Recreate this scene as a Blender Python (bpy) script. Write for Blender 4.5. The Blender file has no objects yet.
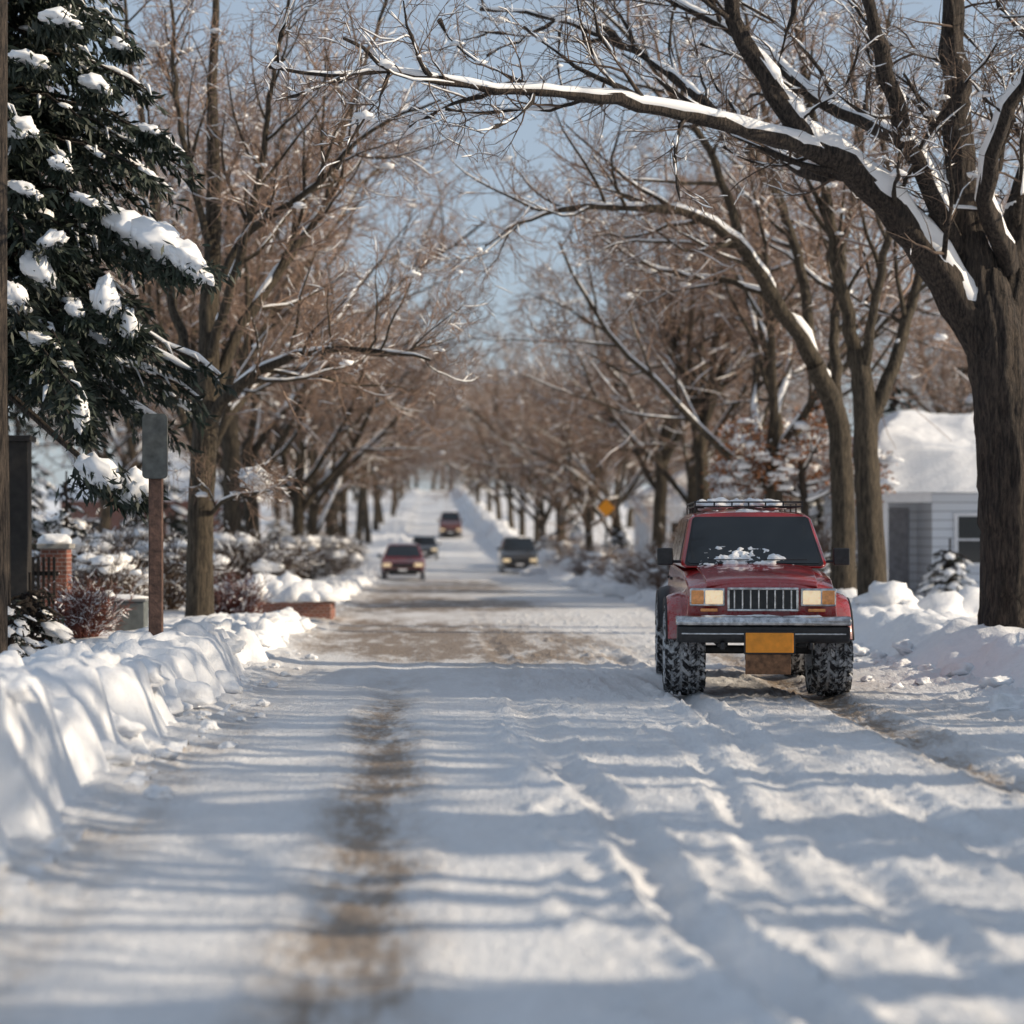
import bpy, bmesh, math, random
import numpy as np
from mathutils import Vector, Matrix, noise

C = bpy.context.scene.collection
F = 2000.0
CH = 1.55
def P(px, py, Y):            # survey helper: reading at a known distance -> place in the street
    return Vector(((px-430.0)*Y/F, Y, CH+(535.0-py)*Y/F))

# ------------------------------------------------------------------ materials
def mat_new(name):
    m = bpy.data.materials.new(name); m.use_nodes = True
    nt = m.node_tree; b = nt.nodes["Principled BSDF"]
    return m, nt, b
def N(nt, t, **kw):
    n = nt.nodes.new(t)
    for k, v in kw.items(): setattr(n, k, v)
    return n
def noise_node(nt, scale, detail=3, rough=0.6, mapping=None, coord='Object'):
    tc = N(nt, 'ShaderNodeTexCoord'); n = N(nt, 'ShaderNodeTexNoise')
    n.inputs['Scale'].default_value = scale; n.inputs['Detail'].default_value = detail
    n.inputs['Roughness'].default_value = rough
    if mapping:
        mp = N(nt, 'ShaderNodeMapping'); mp.inputs['Scale'].default_value = mapping
        nt.links.new(tc.outputs[coord], mp.inputs['Vector']); nt.links.new(mp.outputs[0], n.inputs['Vector'])
    else:
        nt.links.new(tc.outputs[coord], n.inputs['Vector'])
    return n
def ramp(nt, src, stops):
    r = N(nt, 'ShaderNodeValToRGB')
    e = r.color_ramp.elements
    e[0].position, e[0].color = stops[0][0], (*stops[0][1], 1)
    e[1].position, e[1].color = stops[-1][0], (*stops[-1][1], 1)
    for p, c in stops[1:-1]:
        x = e.new(p); x.color = (*c, 1)
    nt.links.new(src, r.inputs[0]); return r
def bump(nt, b, srcs):
    prev = None
    for s, st, d in srcs:
        bn = N(nt, 'ShaderNodeBump'); bn.inputs['Strength'].default_value = st; bn.inputs['Distance'].default_value = d
        nt.links.new(s, bn.inputs['Height'])
        if prev: nt.links.new(prev.outputs[0], bn.inputs['Normal'])
        prev = bn
    nt.links.new(prev.outputs[0], b.inputs['Normal'])
def simple(name, col, rough=0.6, metal=0.0, var=0.25, scale=8, bmp=0.0, coat=0.0, coord='Object'):
    m, nt, b = mat_new(name)
    n = noise_node(nt, scale, 2, coord=coord)
    lo = tuple(c*(1-var) for c in col); hi = tuple(min(1, c*(1+var)) for c in col)
    r = ramp(nt, n.outputs[0], [(0.3, lo), (0.7, hi)])
    nt.links.new(r.outputs[0], b.inputs['Base Color'])
    b.inputs['Roughness'].default_value = rough; b.inputs['Metallic'].default_value = metal
    if coat: b.inputs['Coat Weight'].default_value = coat; b.inputs['Coat Roughness'].default_value = 0.08
    if bmp: bump(nt, b, [(n.outputs[0], bmp, 0.02)])
    return m

def snow_mat(name, tint=(0.85, 0.86, 0.885)):
    m, nt, b = mat_new(name)
    c = noise_node(nt, 13, 4, 0.7)
    r = ramp(nt, c.outputs[0], [(0.3, tuple(t*0.93 for t in tint)), (0.65, tint)])
    nt.links.new(r.outputs[0], b.inputs['Base Color'])
    b.inputs['Roughness'].default_value = 0.62
    b.inputs['Specular IOR Level'].default_value = 0.35
    bump(nt, b, [(c.outputs[0], 0.5, 0.035)])
    return m
M_SNOW = snow_mat("snow_surface")
M_SNOWB, _nt, _b = mat_new("branch_snow"); _b.inputs['Base Color'].default_value = (.88, .885, .90, 1); _b.inputs['Roughness'].default_value = .65

def road_mat():
    m, nt, b = mat_new("packed_snow_road")
    at = N(nt, 'ShaderNodeAttribute'); at.attribute_name = "dirt"
    n1 = noise_node(nt, 1.0, 4, 0.7, (2.2, 0.5, 1)); n2 = noise_node(nt, 11, 4, 0.75, (1.8, 0.7, 1))
    r1 = ramp(nt, n1.outputs[0], [(0.38, (0, 0, 0)), (0.60, (1, 1, 1))])
    r2 = ramp(nt, n2.outputs[0], [(0.34, (0.35, 0.35, 0.35)), (0.62, (1, 1, 1))])
    mu = N(nt, 'ShaderNodeMath', operation='MULTIPLY'); nt.links.new(at.outputs['Fac'], mu.inputs[0])
    ad = N(nt, 'ShaderNodeMath', operation='ADD'); nt.links.new(r1.outputs[0], ad.inputs[0]); ad.inputs[1].default_value = 0.40
    nt.links.new(ad.outputs[0], mu.inputs[1])
    mu2 = N(nt, 'ShaderNodeMath', operation='MULTIPLY'); mu2.use_clamp = True
    nt.links.new(mu.outputs[0], mu2.inputs[0]); nt.links.new(r2.outputs[0], mu2.inputs[1])
    base = ramp(nt, n2.outputs[0], [(0.3, (0.75, 0.76, 0.785)), (0.6, (0.86, 0.87, 0.89))])
    dirt = ramp(nt, n2.outputs[0], [(0.35, (0.15, 0.118, 0.095)), (0.65, (0.36, 0.29, 0.23))])
    mx = N(nt, 'ShaderNodeMixRGB'); nt.links.new(mu2.outputs[0], mx.inputs[0])
    nt.links.new(base.outputs[0], mx.inputs[1]); nt.links.new(dirt.outputs[0], mx.inputs[2])
    nt.links.new(mx.outputs[0], b.inputs['Base Color'])
    b.inputs['Roughness'].default_value = 0.5; b.inputs['Specular IOR Level'].default_value = 0.4
    bump(nt, b, [(n2.outputs[0], 0.75, 0.04)])
    return m
M_ROAD = road_mat()

def bark_mat(name, lo, hi, st=0.8):
    m, nt, b = mat_new(name)
    n = noise_node(nt, 12, 5, 0.78, (2.6, 2.6, 0.33))
    r = ramp(nt, n.outputs[0], [(0.41, lo), (0.64, hi)])
    nt.links.new(r.outputs[0], b.inputs['Base Color']); b.inputs['Roughness'].default_value = 0.9
    bump(nt, b, [(n.outputs[0], st, 0.09)])
    return m
M_BARK = bark_mat("furrowed_bark", (0.013, 0.010, 0.009), (0.12, 0.092, 0.072), 1.0)
M_BARK2 = bark_mat("mossy_bark", (0.026, 0.020, 0.014), (0.14, 0.11, 0.075), 0.9)
M_TWIG = simple("twig_bark", (0.10, 0.068, 0.050), 0.85, var=0.3, scale=2)
M_TWIGR = simple("reddish_twig_bark", (0.25, 0.168, 0.125), 0.85, var=0.3, scale=0.6)
M_NEEDLE = simple("conifer_needles", (0.017, 0.027, 0.017), 0.6, var=0.5, scale=3)
M_LEAF = simple("dry_orange_leaves", (0.29, 0.12, 0.048), 0.7, var=0.5, scale=4)
M_REDSH = simple("red_brown_shrub_twigs", (0.16, 0.055, 0.04), 0.8, var=0.4, scale=4)

# ------------------------------------------------------------------ mesh builder
class MB:
    def __init__(s): s.v = []; s.f = []; s.n = 0; s.groups = {}
    def add(s, v, f):
        v = np.asarray(v, float); s.v.append(v); f = np.asarray(f, int) + s.n
        s.f.append(f); s.n += len(v)
    def poly(s, pts, rad, ns):
        s.groups.setdefault((len(pts), ns), []).append(([tuple(p) for p in pts], rad))
    def flush(s):
        for (K, ns), L in s.groups.items():
            if K < 2: continue
            Pn = np.array([l[0] for l in L], float); R = np.array([l[1] for l in L], float)
            T = np.gradient(Pn, axis=1); T /= (np.linalg.norm(T, axis=2, keepdims=True)+1e-9)
            ref = np.where(np.abs(T[:, 0, 2:3]) > 0.8, np.array([[1., 0, 0]]), np.array([[0, 0, 1.]]))
            u = ref
            ang = np.linspace(0, 2*math.pi, ns, endpoint=False)
            V = np.zeros((len(L), K, ns, 3))
            for k in range(K):
                t = T[:, k]
                u = u - t*np.sum(u*t, axis=1, keepdims=True); u = u/(np.linalg.norm(u, axis=1, keepdims=True)+1e-9)
                w = np.cross(t, u)
                V[:, k] = Pn[:, k, None, :] + R[:, k, None, None]*(u[:, None, :]*np.cos(ang)[None, :, None]+w[:, None, :]*np.sin(ang)[None, :, None])
            base = np.arange(len(L))[:, None, None]*K*ns
            k = np.arange(K-1)[None, :, None]; j = np.arange(ns)[None, None, :]; j2 = (j+1) % ns
            a = base+k*ns+j; b = base+k*ns+j2; c = base+(k+1)*ns+j2; d = base+(k+1)*ns+j
            s.add(V.reshape(-1, 3), np.stack([a, b, c, d], -1).reshape(-1, 4))
        s.groups = {}
    def mesh(s, name, mats, smooth=True):
        s.flush()
        me = bpy.data.meshes.new(name)
        if s.v:
            fs = []
            for f in s.f: fs += f.tolist()
            me.from_pydata(np.concatenate(s.v).tolist(), [], fs)
        for m in (mats if isinstance(mats, list) else [mats]): me.materials.append(m)
        if smooth and len(me.polygons): me.polygons.foreach_set("use_smooth", [True]*len(me.polygons))
        me.update(); return me

def ico(sub):
    bm = bmesh.new(); bmesh.ops.create_icosphere(bm, subdivisions=sub, radius=1)
    bm.verts.ensure_lookup_table()
    v = np.array([x.co[:] for x in bm.verts]); f = np.array([[x.index for x in p.verts] for p in bm.faces]); bm.free()
    return v, f
ICO2 = ico(2); ICO3 = ico(3); ICO4 = ico(4)
def blob(mb, c, r, rng, amp=0.25, sub=2, fr=1.6, flat=.55):
    v, f = {2: ICO2, 3: ICO3, 4: ICO4}[sub]
    off = Vector((rng.uniform(-50, 50), rng.uniform(-50, 50), 0))
    s = np.array([1+amp*(noise.noise(Vector(p)*fr+off)+0.4*noise.noise(Vector(p)*fr*2.7+off)+(0.15*noise.noise(Vector(p)*fr*6+off) if sub > 2 else 0)) for p in v])
    vv = v*s[:, None]
    vv[:, 2] = np.where(vv[:, 2] < 0, vv[:, 2]*flat, vv[:, 2])
    mb.add(vv*np.array(r)+np.array(c), f)

def obj(name, me, parent=None, loc=(0, 0, 0), label=None, category=None, kind=None, group=None, rot=None):
    o = bpy.data.objects.new(name, me); C.objects.link(o); o.location = loc
    if rot: o.rotation_euler = rot
    if parent: o.parent = parent
    if label: o["label"] = label
    if category: o["category"] = category
    if kind: o["kind"] = kind
    if group: o["group"] = group
    return o

# ------------------------------------------------------------------ terrain
def sm(a, b, t):
    t = max(0., min(1., (t-a)/(b-a))); return t*t*(3-2*t)
def nz(x, y, s=0): return noise.noise(Vector((x, y, s)))
def T(y):
    z = -0.22*sm(40, 80, y)+0.30*sm(85, 122, y)
    if y > 115: z += 0.041*(min(y, 330)-115)*sm(115, 150, y)
    return z
def edgeL(y): return -2.05+0.12*nz(y*0.25, 3.1)+.4*sm(70, 120, y)*nz(y*.09, 6)+.5*sm(90, 170, y)
def edgeR(y): return 5.5+0.2*nz(y*0.2, 9.1)-0.9*sm(45, 120, y)-.9*sm(110, 180, y)+.5*sm(50, 120, y)*nz(y*.08, 2)
def yard(x, y):
    if -2.6 < x < 6.0: return T(y)-0.15
    s = sm(2.6, 4.2, -x) if x < 0 else sm(6.0, 7.2, x)
    n = 0.12*nz(x*0.35, y*0.3, 1)+0.07*nz(x*1.1, y*1.0, 4)
    return T(y)-0.15+s*(0.38+n)+0.01*max(0, abs(x-1.7)-12)
def ylist(y0, y1, k, mn):
    ys = [y0]
    while ys[-1] < y1: ys.append(ys[-1]+max(mn, abs(ys[-1])*k))
    return ys
def sheet(name, xs, ys, hf, mat, label=None, kind="structure", attr=None):
    v = []; a = []
    for y in ys:
        for x in xs:
            v.append((x, y, hf(x, y)))
            if attr: a.append(attr(x, y))
    nx = len(xs)
    f = [(j*nx+i, j*nx+i+1, (j+1)*nx+i+1, (j+1)*nx+i) for j in range(len(ys)-1) for i in range(nx-1)]
    me = bpy.data.meshes.new(name); me.from_pydata(v, [], f); me.materials.append(mat)
    me.polygons.foreach_set("use_smooth", [True]*len(f))
    if attr:
        at = me.attributes.new("dirt", 'FLOAT', 'POINT'); at.data.foreach_set("value", a)
    o = obj(name, me, kind=kind)
    if label: o["label"] = label
    return o

xs = [-900, -400, -200, -120, -80, -55, -40]+[(-30+i*1.0) for i in range(22)]+[-8+i*0.35 for i in range(16)]+[-2.2, 0, 2, 4, 5.8]+[6.05+i*0.3 for i in range(20)]+[12.5+i*1.0 for i in range(24)]+[42, 60, 90, 140, 220, 400, 900]
xs = sorted(set(round(x, 3) for x in xs))
sheet("ground", xs, [-60, -40, -25, -15, -8, -3]+ylist(0.0, 420, 0.02, 0.4)+[600, 900, 1400], yard, M_SNOW, "snow covered ground and yards beside the street")

# wheel tracks: centre, half width, depth
TR = [(-1.60, .19, .016), (-0.38, .19, .022), (1.05, .10, .070), (1.52, .075, .030), (1.98, .11, .055), (2.75, .12, .040), (3.74, .17, .055)]
def cc_(i, c, y):
    w = 0.16*nz(y*0.12, i*7.3)+0.04*nz(y*0.6, i*3.3, 5)
    if i == 2: w += -.20*sm(9, 14, y)+.25*sm(8.5, 6, y)
    if i in (3, 4): w += .40*sm(7, 16, y)
    return c+w
def road_h(x, y):
    h = 0.0
    right = sm(0.4, 1.0, x); far = 1-sm(18, 32, y)
    for i, (c, w, d) in enumerate(TR):
        q = (x-cc_(i, c, y))/w
        if abs(q) > 3.5: continue
        pres = 1.0 if i in (0, 1, 6) else .30+.9*sm(-.3, .25, nz(y*.2, i*9.7, 60))
        dd = d*(0.06+0.94*far)*pres
        h -= dd*math.exp(-q*q)
        cr = max(0, 0.50+.7*nz(x*2.0, y*0.9, i)+0.6*nz(x*9, y*5, i)+.35*nz(x*22, y*15, i))
        h += dd*.85*(math.exp(-((abs(q)-1.7)/0.45)**2))*cr
    a = (0.35+0.65*right)*(0.25+0.75*far)
    h += a*(nz(x*0.9, y*0.45)*.014+nz(x*2.4, y*1.3, 2)*.008+nz(x*6, y*4, 2)*.007+nz(x*15, y*11, 7)*.008)
    if y < 40:
        c2 = nz(x*12, y*10, 17)+.5*nz(x*2, y*1.5, 18); h += max(0, c2-0.27)*.06*(0.2+right)
        c3 = nz(x*26, y*22, 13); h += max(0, c3-0.15)*.025*(0.3+right)
    wx = 0.62+0.1*nz(y*0.3, 0, 9)
    h += 0.075*math.exp(-((x-wx)/0.11)**2)*max(0, 0.15+1.3*nz(y*0.9, 1, 3)+.9*nz(x*8, y*5, 3)+.4*nz(x*20, y*16, 3))*(1-sm(16, 26, y))
    e = min(x-edgeL(y), edgeR(y)-x)
    es = 1-sm(-0.1, 0.8, e)
    h += es*(0.07+.05*nz(x*6, y*5, 21)+.03*nz(x*14, y*12, 22))
    return T(y)+h
def road_d(x, y):
    d = 0.0
    near = 1-sm(14, 24, y)
    amp = [0.45*(1-sm(14, 30, y)), 1.6*near*(.6+.4*sm(-.35, .25, nz(y*.33, 40))), 0.10, 0, .06, .05, 1.0*(1-sm(24, 40, y))]
    for i, (c, w, _) in enumerate(TR):
        if amp[i] <= 0: continue
        q = (x-cc_(i, c, y))/(w*1.35); d += amp[i]*math.exp(-q*q)
    band = sm(-.15, .25, nz(x*.15, y*.12, 31)+.15)
    d += (0.30+1.25*band)*sm(18, 28, y)*(1-sm(64, 92, y))*math.exp(-((x-0.3)/2.2)**4)
    d += 0.12*(1-sm(80, 140, y))
    d += 0.35*sm(2.6, 3.4, x)*(1-sm(4.6, 5.2, x))*sm(14, 18, y)*(1-sm(22, 30, y))
    return d
sheet("road", [-2.75+i*0.034 for i in range(259)], ylist(3.0, 340, 0.0055, 0.030), road_h, M_ROAD, "packed snow street with slushy brown wheel tracks", attr=road_d)

def gapL(y): return 1-.85*sm(31.5, 33.5, y)*(1-sm(39, 41.5, y))
def cellf(x, y, k, s):
    d, p = noise.voronoi(Vector((x*k, y*k, s)), distance_metric='DISTANCE', exponent=2.5)
    q = p[0]; hs = math.sin(q.x*12.9898+q.y*78.233+q.z*3.7)*43758.5453
    return hs-math.floor(hs), d[1]-d[0], d[0]
def lumpf(x, y, k, s):
    hs, e, d0 = cellf(x, y, k, s)
    return math.sqrt(max(0, 1-min(1, d0*1.15)**2))*(.45+.55*hs)
def bankL(x, y):
    g = gapL(y)
    xw = x+.12*nz(x*2, y*2, 3); yw = y+.18*nz(x*1.5, y*1.5, 9)
    h1, e1, _ = cellf(xw*.75, yw, .95, .5)          # big ploughed blocks, longer across than along
    h2, e2, _ = cellf(x, y, 2.9, 4.5)
    s1 = sm(0, .22, e1); s2 = sm(0, .25, e2)
    Hb = float(np.interp(y, [3, 8, 12, 17, 24, 34, 60], [.95, .90, .78, .63, .50, .42, .40]))*g
    face = edgeL(y)+0.14+(.20*(h1-.5))*s1-.10*(1-s1)+.07*(h2-.5)*s2+.04*nz(y*3, x*2, 1)
    q = face-x
    rise = sm(-0.04, 0.36, q); back = sm(1.2, 2.6, q)
    H = Hb*(.84+.24*h1*s1-.16*(1-s1))
    h = H*rise*(1-back)+0.26*back*rise
    h += (.075*h2*s2-.03)*rise*(1-back)*g
    foot = math.exp(-((q+0.18)/0.22)**2)*max(0, .03+.10*lumpf(x, y, 3.6, 4.5)+.06*nz(x*10, y*10))
    n = 0.06*nz(x*1.8, y*1.8)+0.035*nz(x*5, y*5, 1)+0.022*nz(x*13, y*13, 1)
    return T(y)-0.06+h+foot+n*min(1, .2+rise*1.6)*(1-0.5*back)*(.3+.7*g)
sheet("snow_bank", [-5.1+i*0.041 for i in range(83)], ylist(4.0, 330, 0.0055, 0.041), bankL, M_SNOW, "chunky ploughed snow bank along the kerb")
def bankR(x, y):
    q = x-edgeR(y)
    rise = sm(-0.15, 0.85, q); back = sm(1.5, 2.6, q)
    far = sm(26, 40, y)
    Hb = 0.45+0.30*far+(0.22+.15*far)*nz(y*0.33, 4)+0.16*nz(y*1.1, x*0.8)
    h = Hb*rise*(1-back)+0.26*back
    n = 0.10*nz(x*1.7, y*1.5, 8)+0.07*nz(x*4.5, y*4.5, 1)+0.035*nz(x*11, y*11, 1)
    return T(y)-0.06+h+n*min(1, 0.25+rise*1.5)+.12*sm(-.2, .3, q)*(1-sm(1.2, 2, q))*lumpf(x, y, 1.9, 8.5)
sheet("snow_bank", [3.0+i*0.057 for i in range(103)], ylist(6.0, 330, 0.008, 0.055), lambda x, y: bankR(x, y) if x > edgeR(y)-.7 else T(y)-.3, M_SNOW, "rough lumpy snow bank sloping up from the street")

rs = random.Random(77)
def lumps(name, spots, label, g):
    for (x, y, z, r) in spots:
        mb = MB(); blob(mb, (0, 0, 0), (r*1.3, r*1.15, r*0.8), rs, 0.6, 3, 1.5)
        obj(name, mb.mesh(name, M_SNOW), loc=(x, y, z), label=label, category="snow lump", group=g, rot=(rs.uniform(-.3, .3), rs.uniform(-.3, .3), rs.uniform(0, 6)))
sp = []
for (px, Y, r) in [(1010, 17.6, .22), (1000, 19.5, .14), (960, 21, .13), (905, 24, .12), (890, 30, .35), (935, 31, .5), (965, 32, .42), (1015, 18.4, .12), (930, 22, .1)]:
    x = (px-430)*Y/F; sp.append((x, Y, bankR(x, Y)+r*0.1, r))
lumps("snow_lump", sp, "rounded lump of white snow on the roadside bank", "loose snow lumps on the banks")
sp = []
for (px, Y, r) in [(560, 58, .4), (585, 55, .45), (612, 52, .42), (640, 50, .45), (655, 46, .35), (572, 66, .45), (600, 60, .5), (625, 47, .3), (548, 72, .4), (536, 88, .5), (528, 104, .6)]:
    x = max((px-430)*Y/F, edgeR(Y)-.5); sp.append((x, Y, bankR(x, Y), r))
lumps("snow_lump", sp, "piled snow clod at the street edge", "loose snow lumps on the banks")
sp = []
y = 8.6
while y < 31:
    x = edgeL(y)+rs.uniform(-.75, .05); r = rs.uniform(.08, .18)
    sp.append((x, y, bankL(x, y)-r*.15, r)); y += rs.uniform(.5, 1.1)
lumps("snow_lump", sp, "broken block of ploughed snow on the kerb bank", "loose snow lumps on the banks")
sp = []
for i in range(46):
    if i % 2: y = rs.uniform(8, 26); x = edgeL(y)+rs.uniform(.12, .6); r = rs.uniform(.02, .07)
    else: y = rs.uniform(12, 26); x = edgeR(y)-rs.uniform(.0, .8); r = rs.uniform(.03, .08)
    sp.append((x, y, road_h(x, y)+r*.2, r))
lumps("snow_clod", sp, "small crumbled snow clod on the road edge", "snow clods scattered on the road edge")

# ------------------------------------------------------------------ trees
UP = Vector((0, 0, 1))
def rv(rng): return Vector((rng.gauss(0, 1), rng.gauss(0, 1), rng.gauss(0, 1)))
CFG = dict(n=[0, 9, 8, 6], L=[0, (.42, .62), (.42, .62), (.4, .7)], ang=[0, (28, 62), (28, 70), (28, 70)],
           wig=[.05, .24, .30, .36], trop=[0, .05, .04, .02], k=[10, 7, 5, 3], tap=[.3, .22, .2, .3], rmin=0.005, minL=.25, maxlvl=3)
def children(out, rng, pts, rads, L, lvl, cfg, t0=0.2):
    n = cfg['n'][lvl]; K = len(pts)-1
    for c in range(n):
        t = t0+(1-t0)*((c+rng.random())/n)
        f = t*K; i = min(int(f), K-1); p = pts[i].lerp(pts[i+1], f-i); r = rads[i]+(rads[i+1]-rads[i])*(f-i)
        d = (pts[i+1]-pts[i]).normalized()
        a = math.radians(rng.uniform(*cfg['ang'][lvl]))
        ax = d.cross(rv(rng)).normalized(); nd = (Matrix.Rotation(a, 3, ax) @ d)
        ll = max(L*rng.uniform(*cfg['L'][lvl])*(1.15-0.55*t), cfg['minL'])
        rr = min(r*rng.uniform(.5, .7), ll*.017+.003)
        grow(out, rng, p, nd, ll, max(rr, cfg['rmin']), lvl, cfg)
def grow(out, rng, p, d, L, r, lvl, cfg, t0=0.15):
    k = cfg['k'][lvl]; pts = [p.copy()]; rads = [r]; r1 = max(r*cfg['tap'][lvl], cfg['rmin']*0.7)
    for i in range(k):
        d = (d+rv(rng)*cfg['wig'][lvl]*0.6+UP*cfg['trop'][lvl]).normalized()
        p = p+d*(L/k); pts.append(p.copy()); rads.append(r+(r1-r)*((i+1)/k))
    out.append((lvl, pts, rads))
    if lvl < cfg['maxlvl']: children(out, rng, pts, rads, L, lvl+1, cfg, t0)
    return pts, rads
def smooth(ctrl, step=0.22, wob=0.012, rng=None):
    pts = [c[0] for c in ctrl]; rad = [c[1] for c in ctrl]
    p2 = [pts[0]*2-pts[1]]+pts+[pts[-1]*2-pts[-2]]
    op = []; orad = []
    for i in range(len(pts)-1):
        a, b, c, d = p2[i:i+4]; n = max(2, int((c-b).length/step))
        for j in range(n):
            t = j/n
            q = 0.5*((2*b)+(-a+c)*t+(2*a-5*b+4*c-d)*t*t+(-a+3*b-3*c+d)*t**3)
            op.append(q); orad.append(rad[i]+(rad[i+1]-rad[i])*t)
    op.append(pts[-1]); orad.append(rad[-1])
    if rng: op = [op[0]]+[q+rv(rng)*wob for q in op[1:]]
    return op, orad
def snowtube(mb, pts, rads, rng, cover, thick=1.0):
    n = len(pts); i = 0
    while i < n-1:
        d = (pts[i+1]-pts[i]).normalized()
        if abs(d.z) < 0.86 and rng.random() < cover:
            j = i+1
            while j < n-1 and abs((pts[j+1]-pts[j]).normalized().z) < 0.88 and rng.random() < (0.55+0.42*cover): j += 1
            sp = []; sr = []
            m = j-i
            for k in range(i, j+1):
                r = rads[k]
                w = 1.0 if (k != i and k != j) else 0.3
                th = max(r*0.86, 0.009)*thick*(0.85+0.3*rng.random())
                if k < n-1: dd = (pts[k+1]-pts[k]).normalized()
                up = (UP-dd*dd.z).normalized()
                sp.append(pts[k]+up*(r*(.30+.14*thick)+0.006)); sr.append(th*w)
            if m == 1:
                sp = [sp[0], (sp[0]+sp[1])*0.5+UP*0.004, sp[1]]; sr = [sr[0], max(sr)*2.4 if max(sr) < .012 else max(sr)*2, sr[1]]
            mb.poly(sp, sr, 7 if rads[i] > .03 else 4)
            i = j+1
        else: i += 1
def tree_meshes(out, rng, tag, bark, twig, cover=(.9, .7, .45, .12), thick=1.0, displace=False, trunklvl=1, clumps=0):
    tr = MB(); cr = MB(); sn = MB()
    forks = []
    for lvl, pts, rads in out:
        tgt = tr if lvl <= trunklvl else cr
        mr = max(rads)
        ns = 48 if (displace and mr > .2) else (16 if mr > .1 else (7 if mr > .04 else (5 if mr > .015 else 3)))
        tgt.poly(pts, rads, ns)
        if lvl in (1, 2): forks.append(pts[0]); forks.append(pts[len(pts)//2])
        c = cover[min(lvl, 3)]
        if c > 0: snowtube(sn, pts, rads, rng, c, thick if lvl < 2 else min(thick, 1.0))
    for i in range(clumps):
        s = rng.uniform(.025, .075); blob(sn, rng.choice(forks)+Vector((0, 0, s*.3)), (s*1.3, s*1.1, s*.75), rng, .6)
    mt = tr.mesh(tag+"_trunk", bark)
    if displace:
        for v in mt.vertices:
            p = v.co
            q = noise.noise(Vector((p.x*13, p.y*13, p.z*1.7)))+.6*noise.noise(Vector((p.x*27, p.y*27, p.z*4)))
            v.co += v.normal*(q*0.036)
        mt.update()
    return mt, cr.mesh(tag+"_crown", twig), sn.mesh(tag+"_snow", M_SNOWB)
def place_tree(meshes, loc, label, group=None, rot=0, sc=1.0, name="bare_tree", category="tree", parts=("trunk", "crown", "snow")):
    e = obj(name, None, loc=loc, label=label, category=category, group=group)
    e.empty_display_size = 0.5
    e.rotation_euler = (0, 0, rot); e.scale = (sc, sc, sc)
    for n, m in zip(parts, meshes):
        if m and len(m.vertices): obj(n, m, parent=e)
    return e
def rel(out, base): return [(l, [p-base for p in pts], r) for l, pts, r in out]

def custom_tree(trunk, limbs, seed, cfg, tag, bark, twig, label, **kw):
    rng = random.Random(seed); out = []
    pts, rads = smooth(trunk, 0.10 if kw.get('displace') else .2, 0.006, rng); out.append((0, pts, rads))
    for ctrl, nch in limbs:
        p, r = smooth(ctrl, 0.22, 0.016, rng)
        out.append((0, p, r))
        L = sum((p[i+1]-p[i]).length for i in range(len(p)-1))
        c = dict(cfg); c['n'] = [0, nch]+cfg['n'][2:]
        children(out, rng, p, r, min(L, 5.0), 1, c, 0.22)
    base = trunk[0][0].copy()
    ms = tree_meshes(rel(out, base), rng, tag, bark, twig, **kw)
    return place_tree(ms, base, label)

# great old tree on the right-hand verge
Y = 23.0
trunk = [(P(1016, 652, Y), .54), (P(1016, 630, Y), .44), (P(1015, 595, Y), .385), (P(1012, 520, Y), .36), (P(1008, 450, Y), .35), (P(1003, 400, Y), .345), (P(997, 355, Y), .33), (P(992, 310, Y), .26), (P(988, 270, Y), .16)]
limbs = [
 ([(P(1002, 392, Y), .20), (P(985, 345, Y), .235), (P(960, 302, Y), .215), (P(930, 258, Y-.2), .19), (P(888, 205, Y-.5), .17), (P(845, 165, Y-.8), .15), (P(800, 128, Y-1.1), .125), (P(765, 75, Y-1.3), .10), (P(735, 20, Y-1.5), .08), (P(715, -60, Y-1.7), .05)], 12),
 ([(P(850, 172, Y-.7), .12), (P(815, 152, Y-1), .11), (P(760, 133, Y-1.4), .095), (P(700, 116, Y-1.8), .08), (P(620, 101, Y-2.2), .065), (P(540, 92, Y-2.6), .052), (P(470, 86, Y-3), .042), (P(390, 70, Y-3.3), .032), (P(330, 76, Y-3.6), .022), (P(270, 68, Y-3.8), .012)], 15),
 ([(P(998, 360, Y), .20), (P(982, 300, Y), .21), (P(970, 240, Y), .19), (P(962, 180, Y+.1), .175), (P(958, 110, Y+.2), .15), (P(952, 30, Y+.3), .13), (P(955, -70, Y+.4), .09), (P(940, -160, Y+.4), .05)], 11),
 ([(P(1004, 375, Y), .20), (P(1010, 300, Y+.2), .21), (P(1019, 220, Y+.4), .18), (P(1042, 140, Y+.7), .15), (P(1060, 60, Y+1), .12), (P(1075, -60, Y+1.2), .08)], 8),
 ([(P(957, 250, Y), .12), (P(928, 190, Y-.4), .11), (P(900, 120, Y-.9), .095), (P(882, 50, Y-1.2), .08), (P(862, -30, Y-1.5), .06), (P(830, -120, Y-1.7), .03)], 10),
 ([(P(962, 215, Y), .10), (P(930, 165, Y+.3), .095), (P(880, 130, Y+.6), .085), (P(820, 100, Y+1), .07), (P(760, 50, Y+1.3), .058), (P(690, 10, Y+1.5), .045), (P(620, -30, Y+1.8), .03), (P(560, -50, Y+2), .018)], 12),
 ([(P(1010, 270, Y), .12), (P(988, 200, Y-.5), .10), (P(1000, 130, Y-1), .085), (P(1030, 60, Y-1.4), .065), (P(1035, -30, Y-1.8), .04)], 8),
 ([(P(850, 175, Y-.7), .08), (P(800, 170, Y+.1), .07), (P(730, 120, Y+.8), .055), (P(650, 60, Y+1.5), .042), (P(560, 20, Y+2), .03), (P(480, 10, Y+2.5), .016)], 12),
]
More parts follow.
